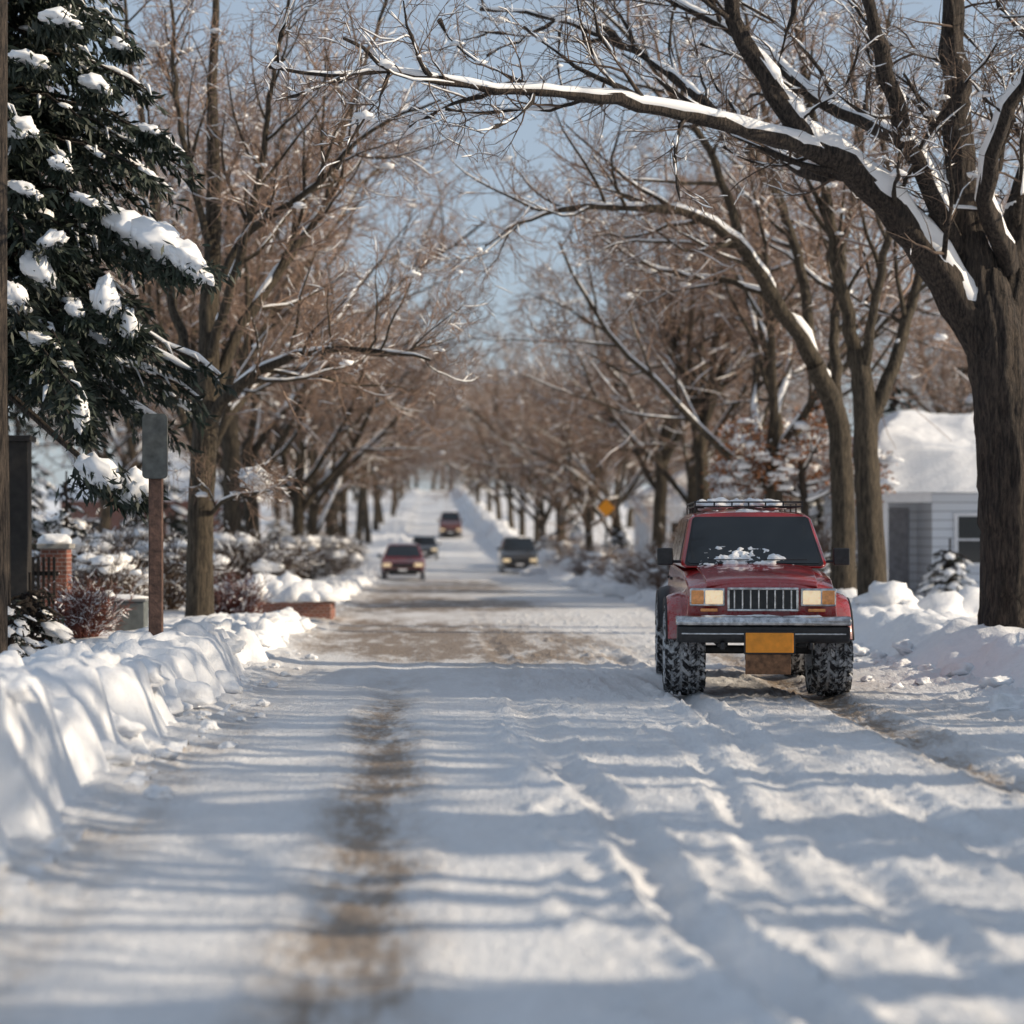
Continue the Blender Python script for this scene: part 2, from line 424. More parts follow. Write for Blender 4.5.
cfgH = dict(CFG); cfgH['n'] = [0, 10, 7, 6]; cfgH['L'] = [0, (.26, .46), (.4, .62), (.4, .7)]; cfgH['rmin'] = .0042
custom_tree(trunk, limbs, 11, cfgH, "old_tree", M_BARK, M_TWIG, "huge old bare tree, snow-topped limbs arching over the street", thick=1.22, displace=True, cover=(.97, .62, .24, .06), clumps=60)

# slim tree on the left verge
Y = 29.0
trunk = [(P(200, 632, Y), .27), (P(200, 610, Y), .21), (P(200, 540, Y), .19), (P(203, 460, Y), .19), (P(207, 410, Y), .18), (P(210, 300, Y+.1), .14), (P(214, 200, Y+.2), .11), (P(212, 100, Y+.2), .08), (P(216, 0, Y+.3), .05), (P(214, -90, Y+.3), .02)]
limbs = [
 ([(P(203, 440, Y), .11), (P(222, 402, Y-.2), .09), (P(255, 374, Y-.5), .075), (P(310, 352, Y-.9), .055), (P(370, 350, Y-1.3), .038), (P(430, 362, Y-1.7), .018)], 14),
 ([(P(206, 420, Y), .11), (P(235, 340, Y+.2), .085), (P(280, 270, Y+.5), .07), (P(325, 200, Y+.7), .055), (P(350, 110, Y+1), .04), (P(380, 20, Y+1.2), .028), (P(400, -60, Y+1.3), .015)], 14),
 ([(P(206, 420, Y), .10), (P(185, 350, Y+.2), .08), (P(165, 260, Y+.5), .065), (P(150, 160, Y+.7), .05), (P(130, 60, Y+.8), .035), (P(120, -60, Y+.9), .015)], 12),
 ([(P(209, 360, Y), .08), (P(230, 290, Y-.4), .07), (P(255, 200, Y-.9), .05), (P(270, 100, Y-1.2), .035), (P(290, 0, Y-1.5), .022), (P(300, -60, Y-1.6), .012)], 13),
 ([(P(212, 290, Y), .07), (P(250, 230, Y-.2), .06), (P(310, 190, Y-.6), .045), (P(370, 130, Y-.9), .03), (P(440, 100, Y-1.2), .015)], 13),
 ([(P(213, 250, Y), .06), (P(190, 180, Y), .05), (P(175, 80, Y), .035), (P(170, -20, Y), .02)], 12),
 ([(P(202, 520, Y), .04), (P(222, 502, Y-.3), .033), (P(245, 494, Y-.6), .025), (P(272, 490, Y-.9), .012)], 5),
]
cfgL = dict(CFG); cfgL['n'] = [0, 10, 8, 7]; cfgL['L'] = [0, (.34, .55), (.4, .62), (.4, .7)]; cfgL['trop'] = [0, .08, .05, .02]; cfgL['rmin'] = .0045
tl = custom_tree(trunk, limbs, 21, cfgL, "verge_tree", M_BARK2, M_TWIGR, "slender bare tree with dense fine twigs on the verge", cover=(.75, .5, .18, .05), thick=1.0, clumps=40)
mb = MB(); q = P(257, 483, 28.4)-tl.location
blob(mb, q, (.22, .25, .18), rs, .5, 3); blob(mb, q+Vector((-.14, 0, .1)), (.13, .2, .12), rs, .5, 3)
obj("snow", mb.mesh("limb_snow", M_SNOW), parent=tl)

# pair of trees beyond the red vehicle
Y = 33.0
custom_tree([(P(843, 618, Y), .30), (P(843, 598, Y), .24), (P(843, 540, Y), .20), (P(842, 470, Y), .19), (P(836, 415, Y), .18), (P(815, 365, Y-.2), .15)],
 [([(P(830, 395, Y), .16), (P(808, 350, Y-.2), .14), (P(775, 300, Y-.5), .12), (P(745, 252, Y-.9), .10), (P(700, 217, Y-1.3), .08), (P(640, 207, Y-1.8), .06), (P(570, 208, Y-2.3), .045), (P(520, 224, Y-2.6), .028), (P(485, 245, Y-2.8), .012)], 16),
  ([(P(748, 258, Y-.8), .08), (P(722, 180, Y-.9), .068), (P(690, 120, Y-1), .055), (P(640, 50, Y-1.2), .04), (P(590, 0, Y-1.3), .02)], 13),
  ([(P(812, 355, Y), .10), (P(800, 270, Y+.4), .085), (P(775, 180, Y+.7), .07), (P(760, 90, Y+1), .05), (P(740, -10, Y+1.2), .03)], 12),
  ([(P(838, 420, Y), .10), (P(835, 330, Y+.5), .085), (P(845, 240, Y+.9), .07), (P(860, 150, Y+1.2), .05), (P(850, 50, Y+1.3), .03)], 12),
  ([(P(770, 295, Y-.4), .06), (P(720, 280, Y), .048), (P(660, 270, Y+.5), .035), (P(600, 240, Y+.8), .018)], 13)],
 31, cfgL, "leaning_tree", M_BARK2, M_TWIGR, "bare tree leaning over the street with snow-dusted limbs", cover=(.85, .55, .22, .06), thick=1.1, clumps=50)
Y = 31.0
custom_tree([(P(873, 622, Y), .30), (P(873, 602, Y), .25), (P(871, 540, Y), .21), (P(867, 470, Y), .20), (P(864, 400, Y), .18), (P(858, 350, Y), .14)],
 [([(P(862, 400, Y), .13), (P(850, 330, Y), .11), (P(832, 240, Y-.3), .09), (P(820, 150, Y-.6), .07), (P(800, 50, Y-.9), .045), (P(790, -30, Y-1), .02)], 13),
  ([(P(868, 430, Y), .13), (P(888, 380, Y), .11), (P(908, 320, Y+.2), .09), (P(922, 250, Y+.4), .07), (P(945, 170, Y+.6), .05), (P(960, 80, Y+.8), .03)], 13),
  ([(P(862, 380, Y), .09), (P(875, 300, Y-.4), .07), (P(890, 210, Y-.8), .055), (P(880, 110, Y-1), .04), (P(890, 10, Y-1.1), .02)], 12)],
 41, cfgL, "twin_tree", M_BARK2, M_TWIGR, "upright bare tree with rough trunk in the snowy verge", cover=(.85, .55, .22, .06), thick=1.1, clumps=50)

# generic street trees (shared meshes)
def street_tree(seed, h=3.0, nl=6, L=5.4, twig=M_TWIGR, rmin=.0064, spread=(20, 58), cover=(.85, .50, .16, .045), n=(10, 8, 7), clumps=45):
    rng = random.Random(seed); out = []
    cfg = dict(CFG); cfg['n'] = [0]+list(n); cfg['rmin'] = rmin; cfg['trop'] = [.0, .06, .04, .02]; cfg['L'] = [0, (.36, .58), (.42, .62), (.45, .7)]
    top = Vector((rng.uniform(-.2, .2), rng.uniform(-.2, .2), h))
    pts, rads = smooth([(Vector((0, 0, -.25)), .23), (Vector((0, 0, .15)), .165), (top*0.5, .14), (top, .13), (top+Vector((0, 0, .5)), .09)], .3, .01, rng)
    out.append((0, pts, rads))
    for i in range(nl):
        az = 2*math.pi*(i+rng.random()*.6)/nl; a = math.radians(rng.uniform(*spread)) if i else .1
        d = Vector((math.sin(a)*math.cos(az), math.sin(a)*math.sin(az), math.cos(a)))
        c2 = dict(cfg); c2['wig'] = [.20, .24, .30, .36]; c2['trop'] = [.05 if i % 2 else .02, .06, .04, .02]
        grow(out, rng, top+Vector((0, 0, rng.uniform(-.9, .3))), d, L*rng.uniform(.8, 1.1), .078*rng.uniform(.8, 1.1), 0, c2, .2)
    return tree_meshes(out, rng, "street_tree", M_BARK2, twig, cover, clumps=clumps)
V = [street_tree(s, h=hh, nl=n, L=l, spread=sp_) for s, hh, n, l, sp_ in [(101, 2.2, 7, 5.6, (20, 52)), (102, 2.5, 6, 5.4, (14, 42)), (113, 2.0, 7, 5.6, (24, 54)), (104, 2.9, 7, 5.0, (12, 40)), (105, 2.3, 6, 5.9, (14, 48))]]
rt = random.Random(9)
G = "bare street trees lining the road"
spots = []
for k, y in enumerate([37, 44.5, 51.5, 59, 67.5, 77, 87, 98, 110, 123, 137, 153, 170, 188, 208, 230, 255, 282, 312]):
    spots.append((-4.5+rt.uniform(-.4, .3)+.4*sm(100, 50, y)+1.0*sm(110, 200, y), y+rt.uniform(-1, 1), 1.42, "leafless upright street tree in the snowy verge", [1, 3, 4, 0, 2, 4, 0, 2][k % 8]))
for k, y in enumerate([43, 50.5, 58.5, 67, 76, 86, 97, 109, 122, 136, 152, 169, 188, 208, 231, 256, 284, 314]):
    spots.append((7.5+rt.uniform(-.5, .4)-.9*sm(60, 120, y)-1.1*sm(110, 200, y), y+rt.uniform(-1, 1), 1.40, "leafless street tree rising from the snowy verge", [0, 3, 4, 1, 2, 0, 2][k % 7]))
for i in range(42):
    s = -1 if i % 2 else 1
    y = 43+i*6.4+rt.uniform(-3, 3)
    spots.append((s*rt.uniform(8.6, 17)+(4 if s > 0 else 0), y, 1.5, "bare yard tree behind the street row", i*3 % 5))
for i in range(17):
    spots.append((-15+i*2.1+rt.uniform(-1, 1), 334+rt.uniform(-6, 14), 2.1, "bare tree on the rise at the end of the street", i % 5))
for i, (x, y, s, lab, k) in enumerate(spots):
    if 9 < x < 20 and y < 54: x += 10
    place_tree(V[k], (x, y, yard(x, y) if not -2.6 < x < 6 else T(y)+.1), lab, G, rt.uniform(0, 6.28), s*rt.uniform(.84, 1.15))
# roadside trees abreast of the camera: their trunks, limbs and crowns shade the street
VS = [street_tree(s, h=hh, nl=n, L=l, spread=sp_, n=(5, 4, 0), clumps=0) for s, hh, n, l, sp_ in [(201, 3.0, 4, 5.0, (14, 42)), (202, 2.4, 5, 5.2, (20, 55))]]
for x, y, s, k in [(7.9, 14.8, 1.15, 0), (8.3, 9.6, 1.4, 1), (8.1, 5.0, 1.3, 0), (14.5, 17.0, 1.5, 1), (12.0, 11.2, 1.6, 0)]:
    place_tree(VS[k], (x, y, yard(x, y)), "leafless roadside tree in deep snow", G, x*2+y, s)
for x, y, s, k in [(9.4, 6.9, 1.25, 2), (9.0, 1.4, 1.4, 3), (16, 14.6, 1.5, 4)]:
    place_tree(V[k], (x, y, yard(x, y)), "dense leafless roadside tree in deep snow", G, x*2+y, s)

# ------------------------------------------------------------------ conifers with heavy snow
def conifer(seed, H, z0, R0, spacing, fine=1.0, face=(.05, .13), snowp=.7, rpow=.7, sub=.085, snr=(.05, .15), droop=0.3, drape=0.0):
    rng = random.Random(seed); nr = np.random.default_rng(seed)
    tr = MB(); nd = MB(); sn = MB()
    tr.poly([Vector((0, 0, -.2)), Vector((0, 0, H*.5)), Vector((0, 0, H))], [.22*H/11, .14*H/11, .02], 10)
    V4 = []; z = z0
    while z < H-.2:
        R = R0*((H-z)/(H-z0))**rpow*rng.uniform(.72, 1.12)
        az = rng.uniform(0, 2*math.pi)
        d = Vector((math.cos(az), math.sin(az), 0)); K = 8; pts = []
        for k in range(K+1):
            t = k/K
            pts.append(Vector((0, 0, z))+d*(R*t)+Vector((0, 0, R*(.10*t-.38*t*t))) + rv(rng)*.02)
        tr.poly(pts, [.03*(1-.8*k/K)+.004 for k in range(K+1)], 5)
        side = Vector((-d.y, d.x, 0))
        if rng.random() < drape:
            a0 = rng.randint(4, 6); q_ = [p+Vector((0, 0, .045))+side*rng.uniform(-.04, .04) for p in pts[a0:]]
            if len(q_) > 2: sn.poly(q_, [.012]+[rng.uniform(.02, .055) for _ in q_[2:]]+[.012], 6)
        n2 = int(R/sub*fine)
        for j in range(n2):
            t = .12+.88*(j+rng.random())/n2; f = t*K; i = min(int(f), K-1); p = pts[i].lerp(pts[i+1], f-i)
            s = 1 if j % 2 else -1
            l = rng.uniform(.25, .6)*(1.15-t*.75)*min(1, R)
            d2 = (side*s*rng.uniform(.5, 1)+d*.75+Vector((0, 0, rng.uniform(-.75, .1)))).normalized()
            if drape and t > .45 and rng.random() < .10:
                sn.poly([p+d2*l*.15+UP*.02, p+d2*l*.5+UP*.025, p+d2*l*.9-UP*(droop*l*.6)], [.008, rng.uniform(.012, .030), .006], 5)
            m = max(3, int(l/.027*fine))
            tt = nr.random(m)[:, None]
            c = np.array(p)+np.array(d2)*l*tt
            c[:, 2] -= droop*(tt[:, 0]*l)
            a = nr.normal(size=(m, 3))*.5+np.array(d2)+np.array([[0, 0, -droop]]); a /= np.linalg.norm(a, axis=1, keepdims=True)
            b = nr.normal(size=(m, 3)); b -= a*np.sum(a*b, 1, keepdims=True); b /= np.linalg.norm(b, axis=1, keepdims=True)
            ln = nr.uniform(.6, 1.2, (m, 1))*face[1]; w = face[0]*.5
            q = np.stack([c-b*w*.5, c+a*ln*.5-b*w, c+a*ln, c+a*ln*.5+b*w], 1)
            V4.append(q.reshape(-1, 3))
        if R > .3:
            for j in range(int(2+R*2.2)):
                if rng.random() < snowp:
                    t = rng.uniform(.4, 1.0); f = t*K; i = min(int(f), K-1); p = pts[i].lerp(pts[i+1], min(1, f-i))
                    r = rng.uniform(*snr)*(0.7+.6*R/R0)
                    dn = .5 if t > .6 else .25
                    v, ff = ICO2
                    off = Vector((rng.uniform(-50, 50), rng.uniform(-50, 50), 0))
                    s_ = np.array([1+.6*noise.noise(Vector(x)*1.8+off)+.3*noise.noise(Vector(x)*4+off) for x in v]); vv = v*s_[:, None]
                    vv[:, 2] = np.where(vv[:, 2] < 0, vv[:, 2]*.5, vv[:, 2])
                    L_ = r*rng.uniform(.9, 1.5)
                    D = np.array(d); S = np.array(side)
                    world = vv[:, :1]*L_*(D[None]+np.array([[0, 0, -dn]]))+vv[:, 1:2]*r*S[None]+vv[:, 2:]*r*.5*np.array([[0, 0, 1.]])
                    sn.add(world+np.array(p)+np.array([0, 0, .0]), ff)
        z += spacing*rng.uniform(.6, 1.4)
    Vn = np.concatenate(V4); nd.add(Vn, np.arange(len(Vn)).reshape(-1, 4))
    return tr, nd, sn
tr, nd, sn = conifer(3, 12.5, 2.95, 2.6, .027, 1.0, face=(.042, .17), snowp=.26, rpow=.62, sub=.062, snr=(.03, .10), droop=.55, drape=.30)
base = Vector((-4.85, 22.0, .3)); rb2 = random.Random(4); nr9 = np.random.default_rng(9)
def hang(px, py, Yd, rx, rz, sub=3, tilt=0):
    q = P(px, py, Yd)-base
    for dx, dy_, dz, s in [(0, 0, 0, 1.0), (.62, .1, -.25, .62), (-.6, -.1, .02, .6), (.25, .35, -.45, .5)]:
        blob(sn, (0, 0, 0), (rx*s, rx*.9*s, rz*s), rb2, .5, 3, 1.7, flat=.8)
        v = sn.v[-1]; v[:, 2] -= v[:, 0]*tilt
        v += np.array(q)+np.array([dx*rx, dy_*rx, dz*rz-dx*rx*tilt])
    # needle fringe of the bough that carries the clump
    m = 260; c = nr9.normal(size=(m, 3))*np.array([rx*.75, rx*.6, rz*.35])+np.array(q)+np.array([0, .08, -rz*.45])
    a = nr9.normal(size=(m, 3))*.6+np.array([[.3, 0, -.8]]); a /= np.linalg.norm(a, axis=1, keepdims=True)
    b = nr9.normal(size=(m, 3)); b -= a*np.sum(a*b, 1, keepdims=True); b /= np.linalg.norm(b, axis=1, keepdims=True)
    nd.add(np.stack([c-b*.01, c+a*.08-b*.02, c+a*.16, c+a*.08+b*.02], 1).reshape(-1, 3), np.arange(m*4).reshape(-1, 4))
for a in [(128, 228, 20.6, .22, .17, 3, .3), (158, 243, 20.5, .26, .22, 3, .35), (188, 262, 20.4, .20, .19, 3, .5), (112, 214, 20.8, .16, .12, 3, .2),
          (105, 300, 20.3, .12, .21, 3, 0), (128, 325, 20.4, .09, .18, 3, 0), (38, 270, 20.2, .15, .19, 3, .4), (50, 242, 20.2, .14, .11, 3, -.5), (20, 130, 20.2, .15, .12, 3, 0),
          (95, 85, 20.6, .14, .09, 3, .3), (150, 130, 20.9, .10, .06, 3, .3), (80, 415, 20.3, .08, .21, 3, 0), (98, 472, 20.2, .19, .18, 3, .3), (134, 488, 20.4, .15, .20, 3, -.2), (30, 60, 20.3, .17, .09, 3, .2), (14, 300, 20, .13, .17, 3, .3), (60, 20, 20.3, .18, .10, 3, .1), (40, 340, 20.1, .16, .08, 3, .3), (85, 200, 20.3, .13, .06, 3, .3), (25, 190, 20.1, .13, .09, 3, .3), (60, 165, 20.2, .10, .08, 3, .3), (120, 45, 20.7, .1, .06, 3, .3), (75, 310, 20.2, .08, .1, 3, .2)]:
    hang(*a)
tr.poly([Vector((0, 0, 3.0)), P(60, 440, 20.8)-base, P(105, 478, 20.3)-base, P(140, 496, 20.4)-base], [.05, .035, .025, .012], 6)
place_tree((tr.mesh("pine_trunk", M_BARK), nd.mesh("pine_needles", M_NEEDLE, False), sn.mesh("pine_snow", M_SNOWB)), base,
           "tall dark evergreen with heavy snow clumps on drooping boughs", name="evergreen_tree", category="tree")
tr, nd, sn = conifer(8, 3.4, .25, 1.15, .05, .65, face=(.06, .17), snowp=.75, rpow=.8)
SM = (tr.mesh("small_pine_trunk", M_BARK), nd.mesh("small_pine_needles", M_NEEDLE, False), sn.mesh("small_pine_snow", M_SNOWB))
for x, y, s in [(-6.0, 33, .72), (-7.6, 36, 1.0), (-9.2, 41, 1.1), (-6.6, 45, .8), (-7.5, 56, 1.2), (-7, 70, 1.1), (7.4, 58, .62), (8.6, 66, .8), (7.2, 76, .7), (10.2, 52.5, .95), (12.5, 60, 1.3), (8.4, 41, .5), (-11, 50, 1.6), (8.2, 88, .9), (-6.4, 84, .9), (14, 68, 1.7), (-6.0, 100, 1.2), (7.3, 104, 1.1), (-13, 42, 1.5), (7.0, 50, .5), (-5.6, 60, .8),
                (13.0, 56, 1.8), (15.5, 57, 2.1), (18.2, 56, 1.9), (21, 57, 2.2), (-15, 56, 2.0), (-12.4, 60, 1.7), (-17.5, 58, 2.2), (-10, 34, 1.0)]:
    place_tree(SM, (x, y, yard(x, y)-.05), "dark evergreen loaded with snow", "snow laden evergreens in the yards", rt.uniform(0, 6.28), s, "evergreen_bush", "bush")
for x, y, s in [(12.6, 3.7, 2.7), (12.6, 8.9, 2.3), (13.2, 13.3, 2.0)]:  # unseen evergreens added right of the frame to cast broad shade
    place_tree(SM, (x, y, yard(x, y)-.05), "tall snow-loaded evergreen out of frame, added to shade the street", "snow laden evergreens in the yards", rt.uniform(0, 6.28), s, "evergreen_tree", "tree")

# ------------------------------------------------------------------ shrubs
def shrub(seed, mat, n=70, h=1.0, r=.6, snow=10):
    rng = random.Random(seed); out = []; tw = MB(); sn = MB()
    cfg = dict(CFG); cfg['n'] = [0, 5, 4, 0]; cfg['k'] = [6, 4, 3, 3]; cfg['rmin'] = .005; cfg['maxlvl'] = 2; cfg['minL'] = .12; cfg['wig'] = [.15, .2, .25, .3]
    for i in range(n):
        az = rng.uniform(0, 6.28); a = rng.uniform(0, 1.0)
        d = Vector((math.cos(az)*a*r/h, math.sin(az)*a*r/h, 1)).normalized()
        grow(out, rng, Vector((math.cos(az)*.12, math.sin(az)*.12, -.1)), d, h*rng.uniform(.7, 1.1), .012, 0, cfg)
    for l, p, rr in out:
        tw.poly(p, rr, 4 if l == 0 else 3); snowtube(sn, p, rr, rng, .14, 1.4)
    for i in range(snow):
        az = rng.uniform(0, 6.28); q = math.sqrt(rng.random())*r*.95; z = h*(1.0-.45*(q/r)**2)*rng.uniform(.75, 1)
        s = rng.uniform(.06, .17)*min(1, r*1.4); blob(sn, (math.cos(az)*q, math.sin(az)*q, z), (s*1.3, s*1.2, s*.7), rng, .7)
    return tw.mesh("shrub_twigs", mat), sn.mesh("shrub_snow", M_SNOWB)
def shrubp(ms, x, y, s, label, name="shrub"):
    place_tree(ms, (x, y, yard(x, y)), label, None, rt.uniform(0, 6), s, name, "shrub", ("twigs", "snow"))
S1 = shrub(1, M_REDSH, 80, .9, .6, 3); S2 = shrub(2, M_TWIG, 70, 1.2, .9, 16); S3 = shrub(3, M_TWIGR, 60, 1.3, 1.0, 12)
shrubp(S1, (85-430)*25.5/F, 25.5, .75, "red-brown leafless shrub in snow beside a brick pillar")
shrubp(S1, (232-430)*33/F, 33, .9, "reddish bare shrub beside a slim trunk")
for px, Y, s in [(75, 33, 1.1), (105, 31, .9), (130, 36, 1.2), (40, 38, 1.4), (165, 34, 1.0), (230, 42, 1.2), (275, 50, 1.0), (300, 58, 1.2), (325, 70, 1.3), (345, 84, 1.3)]:
    shrubp(S2, (px-430)*Y/F, Y, s, "leafless garden shrub capped with snow")
for px, Y, s in [(640, 56, 1.0), (668, 50, 1.1), (615, 66, 1.1), (700, 54, 1.2), (735, 50, 1.3), (780, 48, 1.2), (820, 46, 1.2), (590, 74, 1.1), (760, 60, 1.7), (850, 50, 1.0), (575, 86, 1.3), (560, 100, 1.4)]:
    shrubp(S3, (px-430)*Y/F, Y, s, "tangled roadside shrub holding clumps of snow")

# small tree that kept its dry leaves
rng = random.Random(55); out = []
cfg = dict(CFG); cfg['n'] = [0, 7, 6, 4]; cfg['rmin'] = .006
pts, rads = smooth([(Vector((0, 0, -.2)), .12), (Vector((0, 0, 1.2)), .10), (Vector((.1, 0, 2.9)), .08)], .3, .01, rng); out.append((0, pts, rads))
for i in range(7):
    az = i*.9+rng.random(); grow(out, rng, Vector((.05, 0, rng.uniform(1.9, 2.9))), Vector((math.cos(az), math.sin(az), rng.uniform(.1, .9))).normalized(), 1.6, .04, 0, cfg)
lf = MB(); nr = np.random.default_rng(2); sn2 = MB(); cr = MB(); trk = MB(); cc = []
for l, p, r in out:
    (trk if l < 2 else cr).poly(p, r, 8 if l == 0 else 3)
    if l >= 2:
        for q in p[1:]:
            if noise.noise(q*1.6) > -.12 and rng.random() < .55: cc.append(q)
            if l == 2 and rng.random() < .07: blob(sn2, q, (.19, .17, .09), rng, .7)
    snowtube(sn2, p, r, rng, [.8, .5, .4, .18][l], 1.6)
cc = np.repeat(np.array([q[:] for q in cc]), 2, 0); cc += nr.normal(size=cc.shape)*.06
a = nr.normal(size=cc.shape); a /= np.linalg.norm(a, axis=1, keepdims=True); b = nr.normal(size=cc.shape); b -= a*np.sum(a*b, 1, keepdims=True); b /= np.linalg.norm(b, axis=1, keepdims=True)
q = np.stack([cc, cc+a*.05+b*.03, cc+a*.10, cc+a*.05-b*.03], 1).reshape(-1, 3)
lf.add(q, np.arange(len(q)).reshape(-1, 4))
ot = (trk.mesh("leafy_trunk", M_BARK), cr.mesh("leafy_twigs", M_TWIG), sn2.mesh("leafy_snow", M_SNOWB), lf.mesh("leaves", M_LEAF, False))
for px, Y, s in [(765, 46, 1.0), (806, 43, 1.0)]:
    x = (px-430)*Y/F
    place_tree(ot, (x, Y, yard(x, Y)), "small tree holding dry brown-orange leaves under snow", None, rt.uniform(0, 6), s, "leafy_tree", "tree", ("trunk", "twigs", "snow", "crown"))

# ------------------------------------------------------------------ hard-surface helpers
def bm_obj(name, bm, mat, parent=None, loc=(0, 0, 0), bevel=0, seg=2, smooth_=True, **kw):
    me = bpy.data.meshes.new(name); bmesh.ops.recalc_face_normals(bm, faces=bm.faces); bm.to_mesh(me); bm.free()
    for m in (mat if isinstance(mat, list) else [mat]): me.materials.append(m)
    o = obj(name, me, parent, loc, **kw)
    if bevel:
        md = o.modifiers.new("bevel", 'BEVEL'); md.width = bevel; md.segments = seg; md.limit_method = 'ANGLE'; md.angle_limit = math.radians(32)
    if smooth_ and bevel:
        me.polygons.foreach_set("use_smooth", [True]*len(me.polygons))
        wn = o.modifiers.new("wn", 'WEIGHTED_NORMAL'); wn.keep_sharp = True
    return o
def add_box(bm, x0, x1, y0, y1, z0, z1, mi=0):
    vs = [bm.verts.new(c) for c in [(x0, y0, z0), (x1, y0, z0), (x1, y1, z0), (x0, y1, z0), (x0, y0, z1), (x1, y0, z1), (x1, y1, z1), (x0, y1, z1)]]
    for f in [(0, 1, 2, 3), (4, 5, 6, 7), (0, 1, 5, 4), (1, 2, 6, 5), (2, 3, 7, 6), (3, 0, 4, 7)]:
        fa = bm.faces.new([vs[i] for i in f]); fa.material_index = mi
def boxes(name, L, mat, parent=None, bevel=0.01, **kw):
    bm = bmesh.new()
    for b in L: add_box(bm, *b)
    return bm_obj(name, bm, mat, parent, bevel=bevel, **kw)
def prism(name, prof, x0, x1, mat, parent=None, bevel=0.02, seg=3, taper=None, nx=1, **kw):
    bm = bmesh.new(); n = len(prof)
    S = [[bm.verts.new((x0+(x1-x0)*i/nx, y, z)) for y, z in prof] for i in range(nx+1)]
    bm.faces.new(S[0]); bm.faces.new(S[-1][::-1])
    for k in range(nx):
        for i in range(n): bm.faces.new([S[k][i], S[k][(i+1) % n], S[k+1][(i+1) % n], S[k+1][i]])
    if taper:
        for v in bm.verts: v.co = taper(v.co)
    return bm_obj(name, bm, mat, parent, bevel=bevel, seg=seg, **kw)
def lathe(name, prof, mat, parent=None, n=40, loc=(0, 0, 0), bm=None):
    bm = bm or bmesh.new(); rings = []
    for i in range(n):
        a = 2*math.pi*i/n
        rings.append([bm.verts.new((x, r*math.cos(a), r*math.sin(a))) for x, r in prof])
    for i in range(n):
        for j in range(len(prof)-1):
            bm.faces.new([rings[i][j], rings[(i+1) % n][j], rings[(i+1) % n][j+1], rings[i][j+1]])
    o = bm_obj(name, bm, mat, parent, loc, smooth_=False)
    o.data.polygons.foreach_set("use_smooth", [True]*len(o.data.polygons))
    md = o.modifiers.new("es", 'EDGE_SPLIT'); md.split_angle = math.radians(35)
    return o
def snow_patch(name, fn, nu, nv, parent, seed, thr=.0, h=.04):
    bm = bmesh.new(); g = []
    for j in range(nv+1):
        row = []
        for i in range(nu+1):
            u, v = i/nu, j/nv
            p, n = fn(u, v)
            e = min(u, 1-u)*5; e2 = min(v+.25, 1-v)*3
            m = nz(u*5.5, v*2.6, seed)+.55*nz(u*15, v*7, seed)+.3*nz(u*40, v*18, seed)-thr-max(0, 1-e)-max(0, 1-e2)*.6
            row.append(bm.verts.new(p+n*(max(-.02, min(1, m*1.8)*h))))
        g.append(row)
    for j in range(nv):
        for i in range(nu): bm.faces.new([g[j][i], g[j][i+1], g[j+1][i+1], g[j+1][i]])
    o = bm_obj(name, bm, M_SNOWB, parent, smooth_=False); o.data.polygons.foreach_set("use_smooth", [True]*len(o.data.polygons)); return o

def dirty_paint(name, col, dirt=(0.45, 0.42, 0.40), low=.55, high=.95, top=.04):
    m, nt, b = mat_new(name)
    n = noise_node(nt, 14, 5, .7); tc = N(nt, 'ShaderNodeTexCoord'); sx = N(nt, 'ShaderNodeSeparateXYZ'); nt.links.new(tc.outputs['Object'], sx.inputs[0])
    mr = N(nt, 'ShaderNodeMapRange'); mr.inputs[1].default_value = low; mr.inputs[2].default_value = high; mr.inputs[3].default_value = .62; mr.inputs[4].default_value = .0
    nt.links.new(sx.outputs['Z'], mr.inputs[0])
    r = ramp(nt, n.outputs[0], [(.38, (0, 0, 0)), (.65, (1, 1, 1))])
    ad = N(nt, 'ShaderNodeMath', operation='MULTIPLY'); nt.links.new(mr.outputs[0], ad.inputs[0]); nt.links.new(r.outputs[0], ad.inputs[1])
    a2 = N(nt, 'ShaderNodeMath', operation='MULTIPLY_ADD'); nt.links.new(r.outputs[0], a2.inputs[0]); a2.inputs[1].default_value = top; nt.links.new(ad.outputs[0], a2.inputs[2]); a2.use_clamp = True
    mx = N(nt, 'ShaderNodeMixRGB'); nt.links.new(a2.outputs[0], mx.inputs[0]); mx.inputs[1].default_value = (*col, 1); mx.inputs[2].default_value = (*dirt, 1)
    nt.links.new(mx.outputs[0], b.inputs['Base Color'])
    r2 = N(nt, 'ShaderNodeMapRange'); r2.inputs[3].default_value = .22; r2.inputs[4].default_value = .75; nt.links.new(a2.outputs[0], r2.inputs[0]); nt.links.new(r2.outputs[0], b.inputs['Roughness'])
    b.inputs['Coat Weight'].default_value = .9; b.inputs['Coat Roughness'].default_value = .06
    return m
M_RED = dirty_paint("dirty_red_paint", (0.36, 0.010, 0.012), dirt=(.30, .26, .24), low=.55, high=1.15, top=.07)
M_GLASS = simple("dark_glass", (0.010, 0.012, 0.014), .06, var=.2); M_GLASS.node_tree.nodes["Principled BSDF"].inputs['Specular IOR Level'].default_value = .6
M_BLACK = simple("black_plastic", (0.018, 0.018, 0.02), .5, var=.4, scale=20)
M_CHROME = simple("dirty_chrome", (0.50, 0.50, 0.51), .24, metal=.9, var=.45, scale=16)
M_LENS = simple("headlight_lens", (0.95, 0.78, 0.54), .10, var=.2, scale=30, coat=1)
_b = M_LENS.node_tree.nodes["Principled BSDF"]; _b.inputs['Emission Color'].default_value = (1, .68, .36, 1); _b.inputs['Emission Strength'].default_value = .45   # mild warm emission added to the lens colour
M_AMBER = simple("amber_lens", (0.85, 0.30, 0.06), .2, var=.25, scale=30, coat=1)
